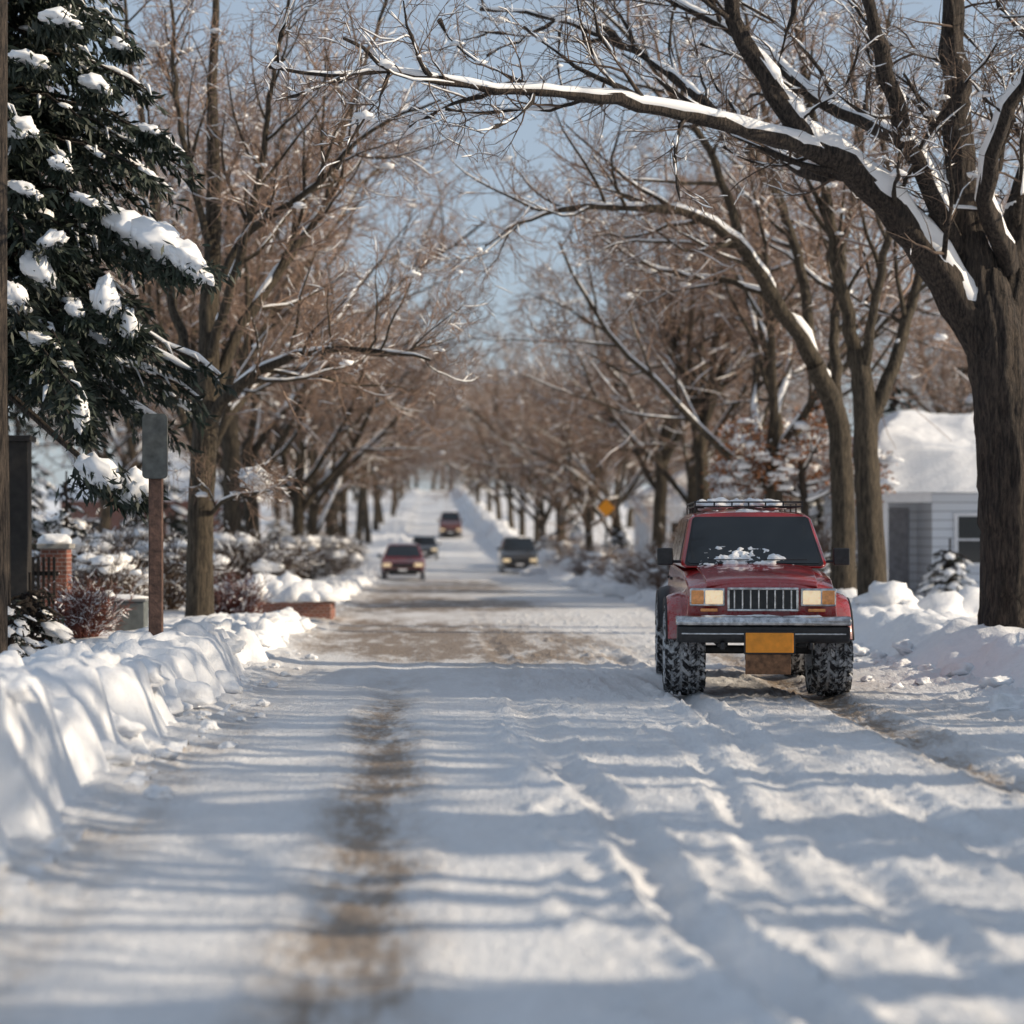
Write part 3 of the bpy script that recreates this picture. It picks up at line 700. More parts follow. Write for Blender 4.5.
M_ORANGE = simple("orange_plate_paint", (0.85, 0.30, 0.02), .45, var=.15, scale=12)
M_RUST = simple("muddy_metal", (0.20, 0.10, 0.05), .7, var=.5, scale=18)
def tyre_mat(nm, a, b_):
    m, nt, b = mat_new(nm)
    n = noise_node(nt, 15, 5, .75)
    r = ramp(nt, n.outputs[0], [(a, (.016, .016, .018)), (b_, (.62, .63, .65))])
    nt.links.new(r.outputs[0], b.inputs['Base Color']); b.inputs['Roughness'].default_value = .85
    bump(nt, b, [(n.outputs[0], .8, .03)]); return m
M_TYRE = tyre_mat("snow_packed_rubber", .40, .54); M_TREAD = tyre_mat("dark_tread_rubber", .50, .62)
M_RIM = simple("grey_wheel_rim", (0.22, 0.22, 0.23), .45, metal=.6, var=.4, scale=20)

def wheel(parent, x, y, z, R, W, detailed=True):
    sgn = 1 if x > 0 else -1
    e = obj("wheel", None, parent=parent, loc=(x, y, z))
    w = W/2; n = 44
    bm = bmesh.new()
    rw = random.Random(int(x*100+y*37))
    if detailed:
        for i in range(23):
            for row in range(5):
                a = 2*math.pi*(i+(row % 2)*.5+rw.uniform(-.08, .08))/23; f_ = (row/4.0-.5)*2; xc = w*.84*f_
                Ro = R*(1-.045*f_*f_)
                hw = w*.175*rw.uniform(.85, 1.1); hl = R*.085*rw.uniform(.85, 1.15); sk = .03*(1 if row % 2 else -1)
                M = Matrix.Rotation(a, 4, 'X'); vs = []
                for dx, dy, dz in [(-hw, -hl-sk, Ro*.88), (hw, -hl+sk, Ro*.88), (hw, hl+sk, Ro*.88), (-hw, hl-sk, Ro*.88), (-hw*.75, -hl*.75-sk, Ro), (hw*.75, -hl*.75+sk, Ro), (hw*.75, hl*.75+sk, Ro), (-hw*.75, hl*.75-sk, Ro)]:
                    vs.append(bm.verts.new(M @ Vector((xc+dx, dy, dz))))
                for f in [(4, 5, 6, 7), (0, 1, 5, 4), (1, 2, 6, 5), (2, 3, 7, 6), (3, 0, 4, 7)]: bm.faces.new([vs[k] for k in f]).material_index = 1
    lathe("tyre", [(-w*.7, R*.56), (-w*.95, R*.64), (-w, R*.78), (-w*.93, R*.875), (-w*.7, R*.92), (0, R*.94), (w*.7, R*.92), (w*.93, R*.875), (w, R*.78), (w*.95, R*.64), (w*.7, R*.56), (-w*.7, R*.56)], [M_TYRE, M_TREAD], e, n, bm=bm)
    bm = bmesh.new()
    for i in range(6):
        a = i*math.pi/3; M = Matrix.Rotation(a, 4, 'X'); x1 = sgn*w*.62; vs = []
        for dx, dy, dz in [(0, -R*.07, R*.1), (0, R*.07, R*.1), (0, R*.09, R*.54), (0, -R*.09, R*.54)]:
            vs.append(bm.verts.new(M @ Vector((x1+sgn*.012, dy, dz))))
        bm.faces.new(vs)
    lathe("rim", [(sgn*w*.45, .001), (sgn*w*.5, R*.2), (sgn*w*.3, R*.24), (sgn*w*.3, R*.5), (sgn*w*.72, R*.57), (-sgn*w*.6, R*.57)], M_RIM, e, 32, bm=bm)
    return e
def arch_profile(front, back, zc, R, sill, ztop_pts, steps=12):
    pr = list(ztop_pts)
    for yc in (back, front):
        a0 = math.asin(min(1, max(-1, (sill-zc)/R)))
        for i in range(steps+1):
            a = a0+(math.pi-2*a0)*i/steps
            pr.append((yc+R*math.cos(a), zc+R*math.sin(a)))
    return pr
def frustum(bm, b, t):
    A = [bm.verts.new(c) for c in [(-b[0], b[1], b[3]), (b[0], b[1], b[3]), (b[0], b[2], b[3]), (-b[0], b[2], b[3])]]
    B = [bm.verts.new(c) for c in [(-t[0], t[1], t[3]), (t[0], t[1], t[3]), (t[0], t[2], t[3]), (-t[0], t[2], t[3])]]
    for i in range(4): bm.faces.new([A[i], A[(i+1) % 4], B[(i+1) % 4], B[i]])
    bm.faces.new(A); bm.faces.new(B)
def panel(name, quad, u0, u1, v0, v1, mat, parent, off=.006):
    a, b, c, d = [Vector(q) for q in quad]
    n = (b-a).cross(d-a).normalized()*off
    def pt(u, v): return a.lerp(b, u).lerp(d.lerp(c, u), v)
    bm = bmesh.new(); k = .02
    co = [(u0+k, v0), (u1-k, v0), (u1, v0+2*k), (u1, v1-2*k), (u1-k, v1), (u0+k, v1), (u0, v1-2*k), (u0, v0+2*k)]
    o1 = [bm.verts.new(pt(u, v)+n) for u, v in co]; o2 = [bm.verts.new(pt(u, v)-n*.6) for u, v in co]
    bm.faces.new(o1); bm.faces.new(o2[::-1])
    for i in range(8): bm.faces.new([o1[i], o1[(i+1) % 8], o2[(i+1) % 8], o2[i]])
    return bm_obj(name, bm, mat, parent, smooth_=False)

# ------------------------------------------------------------------ the red off-road vehicle
def suv():
    root = obj("sport_utility_vehicle", None, loc=(3.12, 18.75, 0.0), rot=(0, 0, math.radians(-4.8)),
               label="lifted red off-road vehicle with roof rack and snowy tyres", category="car")
    HW = .76; WR = .45; WZ = .43; ARC = .51
    top = [(.30, .70), (.10, .70), (.03, .80), (.02, .98), (.045, 1.05), (.10, 1.10), (.20, 1.14), (.55, 1.195), (1.12, 1.25), (1.22, 1.255), (4.2, 1.22), (4.24, 1.1), (4.22, .78), (4.18, .68)]
    def tap(c):
        f = 1.0; ax = abs(c.x/HW)
        if c.y < .8: f = .90+.10*math.sqrt(max(0, c.y)/.8)
        if c.z > .95: f *= 1-.08*((c.z-.95)/.3)
        z = c.z; y = c.y
        if c.z > 1.0 and c.y < 1.3: z -= .075*ax**3
        if c.y < .4: y += .10*ax**3
        return Vector((c.x*f, y, z))
    pr = arch_profile(.84, 3.40, WZ, ARC, .68, top)
    prism("body", pr, -HW, HW, M_RED, root, .06, 5, tap, nx=14)
    def crown(c): return Vector((c.x*(1-.08*(1-min(1, c.y))), c.y, c.z-.04*abs(c.x/.6)**2.5))
    prism("hood", [(.12, 1.08), (.10, 1.10), (.14, 1.135), (.22, 1.160), (.40, 1.192), (.70, 1.235), (1.10, 1.275), (1.10, 1.24)], -.56, .56, M_RED, root, .03, 4, crown, nx=14)
    b = (.735, 1.02, 4.12, 1.22); t = (.61, 1.60, 3.96, 1.755)
    bm = bmesh.new(); frustum(bm, b, t); bm_obj("cabin", bm, M_RED, root, bevel=.07, seg=5)
    prism("roof", [(1.60, 1.73), (1.64, 1.78), (1.8, 1.80), (2.6, 1.81), (3.8, 1.79), (3.94, 1.765), (3.96, 1.73)], -.58, .58, M_RED, root, .03, 3, lambda c: Vector((c.x, c.y, c.z-.035*abs(c.x/.6)**3)), nx=10)
    FQ = [(-b[0], b[1], b[3]), (b[0], b[1], b[3]), (t[0], t[1], t[3]), (-t[0], t[1], t[3])]
    panel("windscreen_seal", FQ, .030, .970, .05, .96, M_BLACK, root, .004)
    panel("windscreen", FQ, .045, .955, .08, .94, M_GLASS, root, .010)
    for s in (-1, 1):
        if s < 0: Q = [(-b[0], b[2], b[3]), (-b[0], b[1], b[3]), (-t[0], t[1], t[3]), (-t[0], t[2], t[3])]
        else: Q = [(b[0], b[1], b[3]), (b[0], b[2], b[3]), (t[0], t[2], t[3]), (t[0], t[1], t[3])]
        for u0, u1 in ((.08, .36), (.385, .63), (.655, .95)):
            if s < 0: u0, u1 = 1-u1, 1-u0
            panel("side_window", Q, u0, u1, .12, .92, M_GLASS, root)
    A, B_, C_, D_ = [Vector(q) for q in FQ]; wn_ = (B_-A).cross(D_-A).normalized()
    if wn_.y > 0: wn_ = -wn_
    snow_patch("snow", lambda u, v: (A.lerp(B_, .12+.66*u).lerp(D_.lerp(C_, .12+.66*u), .03+.36*v)+wn_*.012, wn_), 70, 24, root, 3, thr=-.12, h=.03)
    boxes("wiper", [(-.45, -.05, 1.05, 1.062, 1.30, 1.31), (.1, .52, 1.05, 1.062, 1.30, 1.31)], M_BLACK, root, 0)
    boxes("grille", [(-.33, .33, -.022, .04, .835, .857), (-.33, .33, -.022, .04, 1.035, 1.058), (-.33, -.308, -.022, .04, .857, 1.035), (.308, .33, -.022, .04, .857, 1.035)] +
          [(-.264+i*.0755-.008, -.264+i*.0755+.008, -.018, .02, .857, 1.035) for i in range(8)], M_CHROME, root, .005)
    boxes("grille_mesh", [(-.315, .315, -.004, .03, .85, 1.04)], M_BLACK, root, 0)
    def bxs(s, a, c): return (min(s*a, s*c), max(s*a, s*c))
    for s in (-1, 1):
        x0, x1 = bxs(s, .35, .68); boxes("headlight_surround", [(x0, x1, -.004, .08, .88, 1.05)], M_CHROME, root, .014)
        x0, x1 = bxs(s, .37, .535); boxes("headlight", [(x0, x1, -.022, .0, .90, 1.03)], M_LENS, root, .022, seg=3)
        x0, x1 = bxs(s, .55, .665); boxes("turn_signal", [(x0, x1, -.018, .0, .90, 1.03)], M_AMBER, root, .012)
        x0, x1 = bxs(s, .42, .58); boxes("marker_light", [(x0, x1, -.010, .03, .83, .86)], M_AMBER, root, .006)
        bm = bmesh.new(); x0, x1 = bxs(s, .79, .95); add_box(bm, x0, x1, 1.16, 1.25, 1.25, 1.42); x0, x1 = bxs(s, .70, .82); add_box(bm, x0, x1, 1.2, 1.24, 1.27, 1.30)
        bm_obj("wing_mirror", bm, M_BLACK, root, bevel=.025, seg=3)
        for yc in (.84, 3.40):
            for nm, mt_, prof in (("fender_flare", M_RED if yc < 1 else M_BLACK, [(.66, .575), (.78, .56), (.85, .535), (.875, .512), (.875, .497), (.66, .497)]), ("flare_trim", M_BLACK, [(.70, .495), (.888, .515), (.895, .495), (.885, .475), (.70, .475)])):
                bm = bmesh.new(); ring = []; n = 18; m_ = len(prof)
                for i in range(n+1):
                    a = math.radians(14)+math.radians(152)*i/n
                    c, sn_ = math.cos(a), math.sin(a)
                    ring.append([bm.verts.new((s*X, yc+R_*c, WZ+R_*sn_)) for X, R_ in prof])
                for i in range(n):
                    for j in range(m_): bm.faces.new([ring[i][j], ring[i+1][j], ring[i+1][(j+1) % m_], ring[i][(j+1) % m_]])
                bm.faces.new(ring[0]); bm.faces.new(ring[-1][::-1])
                bm_obj(nm, bm, mt_, root, bevel=.006)
            wheel(root, s*.70, yc, WZ, WR, .39)
        x0, x1 = bxs(s, .70, .80); boxes("side_step", [(x0, x1, 1.45, 2.75, .56, .60)], M_BLACK, root, .015)
        x0, x1 = bxs(s, .755, .785); boxes("door_handle", [(x0, x1, 2.25, 2.42, 1.08, 1.11), (x0, x1, 3.0, 3.15, 1.08, 1.11)], M_BLACK, root, .005)
    wrap = lambda c: Vector((c.x, c.y+.22*max(0, abs(c.x)-.55)**1.3, c.z))
    prism("bumper", [(-.09, .70), (-.13, .705), (-.14, .73), (-.13, .765), (-.10, .79), (.06, .79), (.06, .70)], -.81, .81, M_CHROME, root, .012, 3, wrap, nx=12)
    prism("bumper_skirt", [(-.07, .54), (-.10, .56), (-.12, .60), (-.12, .697), (.05, .697), (.06, .54)], -.80, .80, M_BLACK, root, .015, 2, wrap, nx=12)
    prism("bumper_strip", [(-.127, .62), (-.127, .635), (-.10, .635), (-.10, .62)], -.76, .76, M_CHROME, root, .002, 1, wrap, nx=12)
    snow_patch("snow", lambda u, v: (wrap(Vector((-.8+1.6*u, -.105+.10*v, .788))), UP), 90, 8, root, 21, thr=.02, h=.018)
    boxes("tow_hook", [(-.40, -.36, -.16, 0, .48, .55), (.42, .46, -.16, 0, .48, .55)], M_BLACK, root, .012)
    boxes("license_plate", [(-.17, .27, -.158, -.142, .455, .64)], M_ORANGE, root, .006)
    boxes("plate_frame", [(-.185, .285, -.150, -.136, .44, .655)], M_BLACK, root, .004)
    prism("skid_plate", [(-.12, .44), (-.135, .44), (-.10, .25), (-.085, .25)], -.17, .25, M_RUST, root, .006)
    boxes("chassis", [(-.46, .46, .14, 4.0, .56, 1.0), (-.42, -.32, .05, 4.1, .49, .56), (.32, .42, .05, 4.1, .49, .56), (-.6, .6, .79, .87, .39, .47), (-.6, .6, 3.36, 3.44, .39, .47), (-.1, .12, .72, .94, .31, .50)], M_BLACK, root, .02)
    L = []
    for s in (-1, 1):
        x0, x1 = bxs(s, .53, .555)
        L.append((x0, x1, 1.75, 3.7, 1.835, 1.85)); L.append((x0, x1, 1.75, 3.7, 1.88, 1.896))
        for yy in (1.78, 2.4, 3.0, 3.65): L.append((x0+.005, x1-.005, yy, yy+.025, 1.78, 1.88))
    for yy in (1.75, 2.2, 2.7, 3.2, 3.67): L.append((-.53, .53, yy, yy+.025, 1.835, 1.85))
    L.append((-.53, .53, 1.75, 1.77, 1.88, 1.896))
    for xx in (-.35, -.17, 0, .17, .35): L.append((xx-.008, xx+.008, 1.755, 1.77, 1.85, 1.88))
    boxes("roof_rack", L, M_BLACK, root, .004)
    mb = MB(); r = random.Random(3)
    for i in range(14): blob(mb, (r.uniform(-.42, .42), r.uniform(2.1, 3.5), 1.86), (r.uniform(.07, .15), r.uniform(.1, .2), r.uniform(.04, .08)), r, .5, 3)
    obj("snow", mb.mesh("roof_snow", M_SNOWB), parent=root)
    snow_patch("snow", lambda u, v: (Vector((-.54+1.08*u, 1.68+.5*v, 1.79-.025*abs(-1+2*u)**3)), UP), 60, 20, root, 8, thr=.15, h=.03)
suv()

# ------------------------------------------------------------------ ordinary cars along the street
M_REDLENS = simple("red_lens", (.35, .01, .01), .2)
def car(x, y, yaw, col, label, tall=0.0, group="cars along the snowy street"):
    m = dirty_paint("car_paint", col, low=.3, high=.9)
    root = obj("car", None, loc=(x, y, T(y)), rot=(0, 0, math.radians(yaw)), label=label, category="car", group=group)
    z1 = .88+tall*.25
    top = [(.15, .30), (.0, .35), (-.02, .60), (.06, .72+tall*.2), (.5, z1-.04), (1.05, z1), (4.3, z1+.02), (4.45, .7), (4.42, .35), (4.3, .30)]
    pr = arch_profile(.85, 3.5, .32, .38, .30, top)
    prism("body", pr, -.86, .86, m, root, .05, 3, lambda c: Vector((c.x*(.9+.1*min(1, max(0, c.y)/.5)), c.y+(.08*abs(c.x/.86)**3 if c.y < .3 else 0), c.z)), nx=6)
    b = (.80, .98, 4.25-.4*(1-tall), z1); t = (.60, 1.75, 3.6+.35*tall, 1.40+.35*tall)
    bm = bmesh.new(); frustum(bm, b, t); bm_obj("cabin", bm, m, root, bevel=.05, seg=3)
    panel("windscreen", [(-b[0], b[1], b[3]), (b[0], b[1], b[3]), (t[0], t[1], t[3]), (-t[0], t[1], t[3])], .05, .95, .08, .92, M_GLASS, root)
    panel("rear_window", [(b[0], b[2], b[3]), (-b[0], b[2], b[3]), (-t[0], t[2], t[3]), (t[0], t[2], t[3])], .07, .93, .12, .9, M_GLASS, root)
    for s in (-1, 1):
        if s < 0: Q = [(-b[0], b[2], b[3]), (-b[0], b[1], b[3]), (-t[0], t[1], t[3]), (-t[0], t[2], t[3])]
        else: Q = [(b[0], b[1], b[3]), (b[0], b[2], b[3]), (t[0], t[2], t[3]), (t[0], t[1], t[3])]
        panel("side_window", Q, .12, .50, .1, .88, M_GLASS, root); panel("side_window", Q, .53, .9, .1, .88, M_GLASS, root)
        def bx(a, c): return (min(s*a, s*c), max(s*a, s*c))
        x0, x1 = bx(.45, .76); boxes("headlight", [(x0, x1, -.035, .05, .55, .68)], M_LENS, root, .02)
        x0, x1 = bx(.55, .80); boxes("tail_light", [(x0, x1, 4.40, 4.462, .62, .80)], M_REDLENS, root, .01)
        x0, x1 = bx(.84, 1.0); boxes("wing_mirror", [(x0, x1, 1.25, 1.35, z1, z1+.13)], M_BLACK, root, .02)
        for yc in (.85, 3.5): wheel(root, s*.76, yc, .32, .33, .2, False)
    boxes("grille", [(-.40, .40, -.035, .03, .52, .66)], M_BLACK, root, .01)
    boxes("bumper", [(-.76, .76, -.06, .08, .32, .46)], M_BLACK, root, .03)
    boxes("license_plate", [(-.16, .16, -.072, -.055, .38, .46)], M_SNOWB, root, .003)
    boxes("underbody", [(-.55, .55, .1, 4.3, .22, .6)], M_BLACK, root, .02)
    mb = MB(); r = random.Random(int(x*10+y))
    blob(mb, (0, (t[1]+t[2])/2, t[3]), (.52, (t[2]-t[1])*.48, .07), r, .15, 3)
    obj("snow", mb.mesh("car_snow", M_SNOWB), parent=root)
car(-1.05, 77, 0, (.24, .018, .025), "red sedan coming along the snowy street")
car(4.05, 90, 0, (.025, .028, .035), "dark sport utility vehicle at the street edge", tall=.7)
car(-.35, 118, 0, (.05, .055, .065), "dark grey car further along the snowy street")
car(1.5, 146, 0, (.16, .045, .035), "distant dull red van on the rising snowy street", tall=1.6)

# ------------------------------------------------------------------ houses
def siding(name, col, pitch=.20):
    m, nt, b = mat_new(name)
    tc = N(nt, 'ShaderNodeTexCoord'); w = N(nt, 'ShaderNodeTexWave'); w.wave_type = 'BANDS'; w.bands_direction = 'Z'; w.wave_profile = 'SAW'
    w.inputs['Scale'].default_value = .314/pitch; nt.links.new(tc.outputs['Object'], w.inputs[0])
    r = ramp(nt, w.outputs[0], [(0.0, tuple(c*.35 for c in col)), (.2, col), (1.0, col)])
    nt.links.new(r.outputs[0], b.inputs['Base Color']); b.inputs['Roughness'].default_value = .6
    bump(nt, b, [(w.outputs[0], .5, .02)]); return m
M_TRIM = simple("white_trim_paint", (.78, .78, .80), .5, var=.06)
def brick_mat():
    m, nt, b = mat_new("red_brick"); tc = N(nt, 'ShaderNodeTexCoord'); mp = N(nt, 'ShaderNodeMapping'); mp.inputs['Rotation'].default_value = (math.radians(90), 0, 0)
    br = N(nt, 'ShaderNodeTexBrick'); br.inputs['Scale'].default_value = 4.5; br.inputs['Color1'].default_value = (.26, .09, .06, 1); br.inputs['Color2'].default_value = (.17, .07, .05, 1); br.inputs['Mortar'].default_value = (.33, .30, .28, 1)
    nt.links.new(tc.outputs['Object'], mp.inputs[0]); nt.links.new(mp.outputs[0], br.inputs[0]); nt.links.new(br.outputs[0], b.inputs['Base Color']); b.inputs['Roughness'].default_value = .85
    return m
M_BRICK = brick_mat()
M_DOOR = simple("grey_door_paint", (.25, .25, .27), .5)
M_WOODD = simple("dark_stained_wood", (.02, .017, .015), .7, var=.4, bmp=.4)
def roof_snow(W, D, h, ov, hip, th, seed):
    nx, ny = 110, 80; bm = bmesh.new(); g = []; xo = ov+.16
    def zr(x, y):
        dy = 1-abs((y-D/2))/(D/2+ov); dx = min(x+ov, W+ov-x)/((D/2+ov)*hip) if hip else 9
        v = max(0, min(dy, dx, 1)); return h*(v-.12*v**6)
    for j in range(ny+1):
        row = []
        for i in range(nx+1):
            x = -xo+(W+2*xo)*i/nx; y = -xo+(D+2*xo)*j/ny
            e = min(i/nx, 1-i/nx)*(W+2*xo); e2 = min(j/ny, 1-j/ny)*(D+2*xo)
            ed = min(1, min(e, e2)/.15)
            t = th*(1-(1-ed)**2.5)*(1+.25*nz(x*.5, y*.5, seed))
            n = .06*nz(x*.9, y*.9, seed)+.04*nz(x*2.4, y*2.4, seed)+.02*nz(x*6, y*6, seed)
            low = -.14*(1-ed)**2
            row.append(bm.verts.new((x+.06*nz(x, y*2, 3), y+.08*nz(x*1.4, y, 5), zr(x, y)+t+n*ed+low)))
        g.append(row)
    for j in range(ny):
        for i in range(nx): bm.faces.new([g[j][i], g[j][i+1], g[j+1][i+1], g[j+1][i]])
    return bm
def house(x, y, W, D, eave, rh, mat, label, seed, porch=False, wins=(), th=.34, hip=1.0, ov=.4, door=None):
    z = yard(x+W/2, y)-.1
    root = obj("house", None, loc=(x, y, z), label=label, category="house")
    e = eave-(z if y < 50 else 0)
    if porch:
        boxes("wall", [(1.15, W, 0, D, -.4, e), (0, 1.148, 1.4, D, -.4, e)], mat, root, 0)
        boxes("porch", [(0, 1.148, 0, 1.398, -.4, .12)], M_TRIM, root, .01)
        boxes("porch_column", [(.04, .17, .03, .16, .12, e-.222)], M_TRIM, root, .01)
        boxes("porch_beam", [(0, 1.145, .0, .18, e-.22, e-.003)], M_TRIM, root, .01)
        boxes("door", [(.3, .95, 1.34, 1.398, .12, 2.1)], M_DOOR, root, .01)
    else:
        boxes("wall", [(0, W, 0, D, -.4, e)], mat, root, 0)
        if door: boxes("door", [(door, door+.95, -.04, -.002, .1, 2.2)], M_DOOR, root, .01)
    for (wx, wz, ww, wh) in wins:
        boxes("window", [(wx, wx+ww, -.015, -.003, wz, wz+wh)], M_GLASS, root, 0)
        boxes("window_frame", [(wx-.08, wx, -.05, -.004, wz-.08, wz+wh+.08), (wx+ww, wx+ww+.08, -.05, -.004, wz-.08, wz+wh+.08), (wx, wx+ww, -.05, -.004, wz-.08, wz), (wx, wx+ww, -.05, -.004, wz+wh, wz+wh+.08), (wx, wx+ww, -.04, -.018, wz+wh/2-.02, wz+wh/2+.02)], M_TRIM, root, .004)
    boxes("fascia", [(-ov, W+ov, -ov, D+ov, e+.002, e+.16)], M_TRIM, root, .01)
    bm = roof_snow(W, D, rh, ov, hip, th, seed); bmesh.ops.translate(bm, verts=bm.verts, vec=(0, 0, e+.14))
    o = bm_obj("roof", bm, M_SNOW, root, smooth_=False); o.data.polygons.foreach_set("use_smooth", [True]*len(o.data.polygons)); o["label"] = "roof buried under thick rounded snow"
    return root
M_SID = siding("pale_clapboard", (.68, .71, .76))
M_SID2 = siding("tan_clapboard", (.42, .36, .30))
house(10.15, 45, 6.4, 6.5, 2.5, 1.25, M_SID, "small pale clapboard house with thick roof snow and corner porch", 3, porch=True, wins=[(1.72, .85, .55, 1.05), (3.6, .95, .9, 1.1)], th=.80, ov=.3, hip=.45)
house(11.2, 72, 8, 8, 3.0, 2.2, M_SID2, "tan house with snow covered roof half hidden by trees", 5, wins=[(1, 1, 1, 1.2), (4, 1, 1, 1.2)], door=2.6)
house(10.8, 98, 8, 8, 3.0, 2.4, M_SID, "pale house with snowy roof among trees", 6, wins=[(1, 1, 1, 1.2), (5, 1, 1, 1.2)], door=2.8)
house(-17, 92, 8.5, 8, 3.1, 2.4, M_BRICK, "brick house with snow covered roof behind street trees", 8, wins=[(1, 1, 1, 1.2), (5, 1, 1, 1.2)], door=2.8)

# ------------------------------------------------------------------ left verge furniture
def at(px, Y): return (px-430)*Y/F
Y = 19.7; x = at(156, Y); z0 = bankL(x, Y)-.05
root = obj("sign_post", None, loc=(x, Y, z0), label="rusty steel post carrying a dark grey sign seen from behind", category="sign post")
h = P(155, 478, Y).z-z0
boxes("post", [(-.068, .068, -.05, .05, -.3, h)], simple("rusty_steel", (.10, .055, .04), .8, var=.5, scale=14, bmp=.5), root, .012)
bm = bmesh.new(); vs = []
for i in range(32):
    a = 2*math.pi*i/32; cx = .125-.05; cz = .32-.05
    vs.append((math.copysign(cx, math.cos(a))+.05*math.cos(a), math.copysign(cz, math.sin(a))+.05*math.sin(a)+h+.31))
A_ = [bm.verts.new((p[0], -.09, p[1])) for p in vs]; B_ = [bm.verts.new((p[0], -.054, p[1])) for p in vs]
bm.faces.new(A_); bm.faces.new(B_[::-1])
for i in range(32): bm.faces.new([A_[i], A_[(i+1) % 32], B_[(i+1) % 32], B_[i]])
bm_obj("sign_panel", bm, simple("weathered_grey_metal", (.062, .066, .062), .55, var=.5, scale=9), root, bevel=.006)
boxes("bracket", [(-.04, .04, -.05, .0, h+.002, h+.55)], M_BLACK, root, .01)
Y = 19.5; x = at(-4, Y)
root = obj("utility_pole", None, loc=(x, Y, yard(x, Y)), label="tall dark wooden utility pole rising from the verge", category="pole")
mb = MB(); mb.poly([Vector((0, 0, -.3)), Vector((0, 0, 4)), Vector((.02, 0, 9))], [.115, .11, .10], 16); obj("pole", mb.mesh("pole", M_BARK), parent=root)
boxes("cross_arm", [(-.9, .9, -.06, .06, 8.3, 8.42)], M_WOODD, root, .01)
Y = 26.0; x = at(19, Y); z0 = yard(x, Y)
root = obj("gate_post", None, loc=(x, Y, z0), label="tall black wooden gate post with a flat cap", category="gate post")
boxes("post", [(-.14, .14, -.14, .14, -.3, 2.55)], M_WOODD, root, .01); boxes("cap", [(-.19, .19, -.19, .19, 2.552, 2.63)], M_WOODD, root, .01)
Y = 27.0; x = at(56, Y); z0 = yard(x, Y)
root = obj("brick_pillar", None, loc=(x, Y, z0), label="brick gate pillar with a cushion of snow on top", category="pillar")
boxes("pillar", [(-.18, .18, -.18, .18, -.3, 1.12)], M_BRICK, root, .01); boxes("capstone", [(-.22, .22, -.22, .22, 1.122, 1.19)], simple("stone_cap", (.3, .29, .27), .8), root, .01)
mb = MB(); blob(mb, (0, 0, 1.21), (.22, .22, .13), rs, .35, 3); obj("snow", mb.mesh("cap", M_SNOW), parent=root)
Y = 26.5; x = at(40, Y); z0 = yard(x, Y)
root = obj("picket_fence", None, loc=(x, Y, z0), label="dark slatted fence between gate post and pillar", category="fence")
boxes("slat", [(-.18+i*.07, -.18+i*.07+.035, -.015, .015, 0, 1.05) for i in range(6)], M_WOODD, root, 0); boxes("rail", [(-.2, .24, .016, .05, .2, .26), (-.2, .24, .016, .05, .8, .86)], M_WOODD, root, 0)
root = obj("board_fence", None, loc=(-8.6, 33.5, yard(-8.6, 33.5)), label="low dark garden fence with snow along its top rail", category="fence")
boxes("board", [(i*.16, i*.16+.13, -.015, .015, -.2, .95) for i in range(24)], M_WOODD, root, 0); boxes("rail", [(0, 3.83, .016, .06, .7, .8)], M_WOODD, root, 0)
mb = MB()
for i in range(9): blob(mb, (.2+i*.43, 0, .98), (.27, .08, .09), rs, .3)
obj("snow", mb.mesh("cap", M_SNOWB), parent=root)
Y = 27.5; x = at(127, Y); z0 = yard(x, Y)
root = obj("utility_box", None, loc=(x, Y, z0), label="grey metal utility box half buried in snow", category="utility box")
boxes("cabinet", [(-.27, .27, -.2, .2, -.2, .40)], simple("grey_green_metal", (.12, .135, .135), .5), root, .02); boxes("lid", [(-.29, .29, -.22, .22, .402, .44)], simple("grey_metal", (.18, .19, .20), .5), root, .01)
mb = MB(); blob(mb, (0, 0, .44), (.28, .22, .06), rs, .3, 3); obj("snow", mb.mesh("cap", M_SNOW), parent=root)
tr, nd, sn = conifer(18, .95, .05, .55, .02, .7, face=(.03, .09), snowp=.5, rpow=.5, snr=(.05, .1))
RB = (tr.mesh("t", M_BARK), nd.mesh("n", M_NEEDLE, False), sn.mesh("s", M_SNOWB))
for px, Y, s in [(30, 22.5, 1.0), (950, 42.5, 1.25), (8, 21.5, .8)]:
    x = at(px, Y)
    place_tree(RB, (x, Y, yard(x, Y)+.05), "low round evergreen bush under a cap of snow", None, px, s, "evergreen_bush", "bush")
Y = 36.4; x = at(280, Y); z0 = T(Y)-.02
root = obj("planter_wall", None, loc=(x, Y, z0), label="low brick planter wall under a thick snow cushion", category="wall")
boxes("brickwork", [(-.98, .98, -.6, .6, -.2, .38)], M_BRICK, root, .05)
mb = MB()
for i in range(8): blob(mb, (-.88+i*.25, rs.uniform(-.1, .1), .39), (.44, .74, .30+.16*math.sin(i*.5)), rs, .3, 3, flat=.12)
obj("snow", mb.mesh("cap", M_SNOW), parent=root)
Y = 66.0; x = at(606, Y); z0 = yard(x, Y)
root = obj("warning_sign", None, loc=(x, Y, z0), label="yellow-orange diamond warning sign on a thin metal post", category="road sign")
zc = P(606, 508, Y).z-z0
boxes("post", [(-.03, .03, .0, .05, -.3, zc+.3)], simple("galvanised_post", (.25, .25, .25), .5, metal=.5), root, 0)
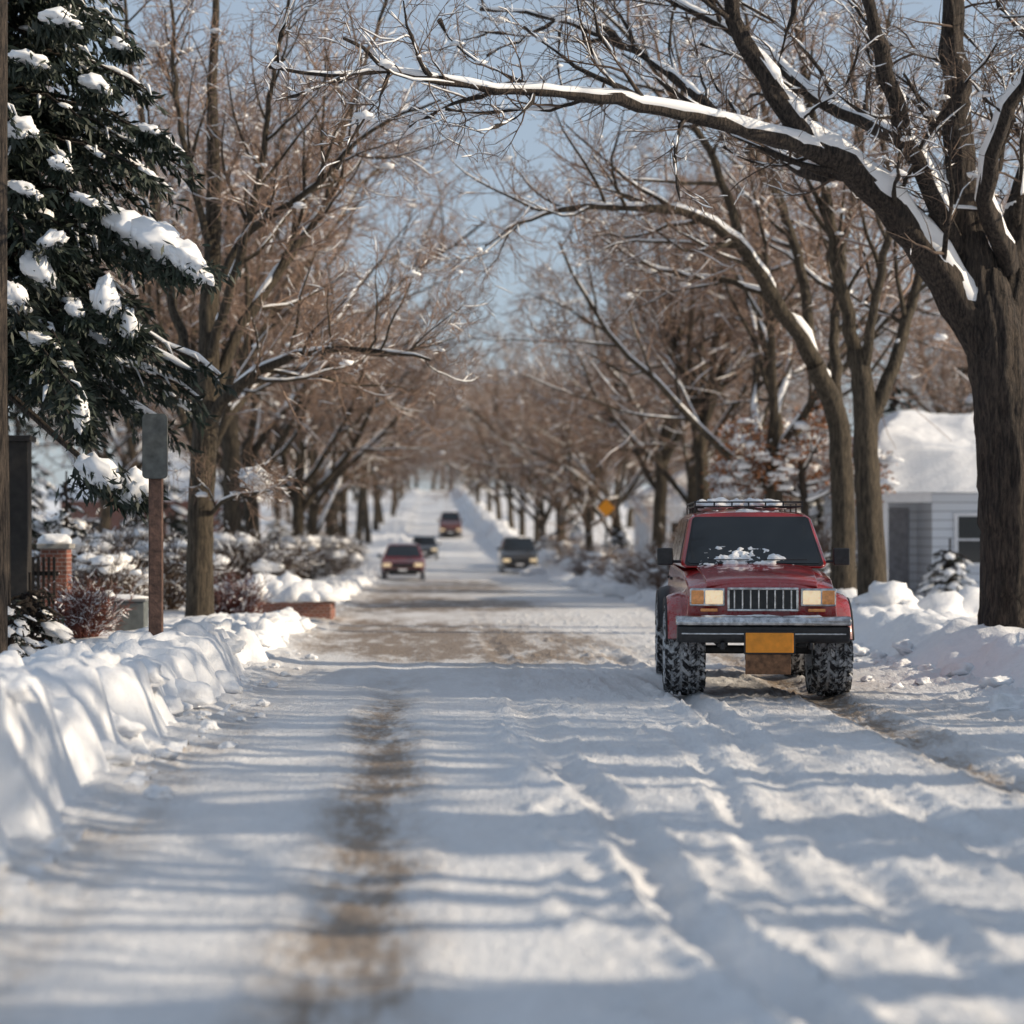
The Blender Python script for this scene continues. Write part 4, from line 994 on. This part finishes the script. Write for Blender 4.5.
bm = bmesh.new(); add_box(bm, -.21, .21, -.03, -.01, -.21, .21); bmesh.ops.rotate(bm, verts=bm.verts, matrix=Matrix.Rotation(math.radians(45), 3, 'Y')); bmesh.ops.translate(bm, verts=bm.verts, vec=(0, 0, zc))
bm_obj("sign_panel", bm, simple("sign_yellow", (.85, .33, .02), .4, var=.1), root, bevel=.01)

# ------------------------------------------------------------------ light, sky, camera
EL, AZ = 24.0, -8.0
d = Vector((math.cos(math.radians(EL))*math.cos(math.radians(AZ)), math.cos(math.radians(EL))*math.sin(math.radians(AZ)), math.sin(math.radians(EL))))
sun = bpy.data.lights.new("sun", 'SUN'); sun.energy = 5.0; sun.angle = math.radians(.5); sun.color = (1, .84, .63)
so = bpy.data.objects.new("sun", sun); C.objects.link(so); so.rotation_euler = d.to_track_quat('Z', 'Y').to_euler(); so.location = d*50
w = bpy.data.worlds.new("World"); bpy.context.scene.world = w; w.use_nodes = True
nt = w.node_tree; bg = nt.nodes["Background"]; sky = nt.nodes.new('ShaderNodeTexSky'); sky.sky_type = 'NISHITA'; sky.sun_disc = False
sky.sun_elevation = math.radians(EL); sky.sun_rotation = math.radians(90-AZ); sky.air_density = 1.0; sky.dust_density = 1.0; sky.ozone_density = 1.0
mx = nt.nodes.new('ShaderNodeMixRGB'); mx.inputs[0].default_value = .58; mx.inputs[2].default_value = (5.3, 6.3, 7.6, 1)   # thin winter haze
nt.links.new(sky.outputs[0], mx.inputs[1]); nt.links.new(mx.outputs[0], bg.inputs[0]); bg.inputs[1].default_value = .098

cam = bpy.data.cameras.new("camera"); co = bpy.data.objects.new("camera", cam); C.objects.link(co)
co.location = (0, 0, CH); co.rotation_euler = (math.radians(90), 0, 0)
cam.sensor_width = 36; cam.lens = F*36/1024; cam.shift_x = 82/1024; cam.shift_y = 23/1024
cam.clip_start = .1; cam.clip_end = 3000
cam.dof.use_dof = True; cam.dof.focus_distance = 19.3; cam.dof.aperture_fstop = 1.1
sc = bpy.context.scene; sc.camera = co
sc.view_settings.view_transform = 'Standard'; sc.view_settings.look = 'None'; sc.view_settings.exposure = 0
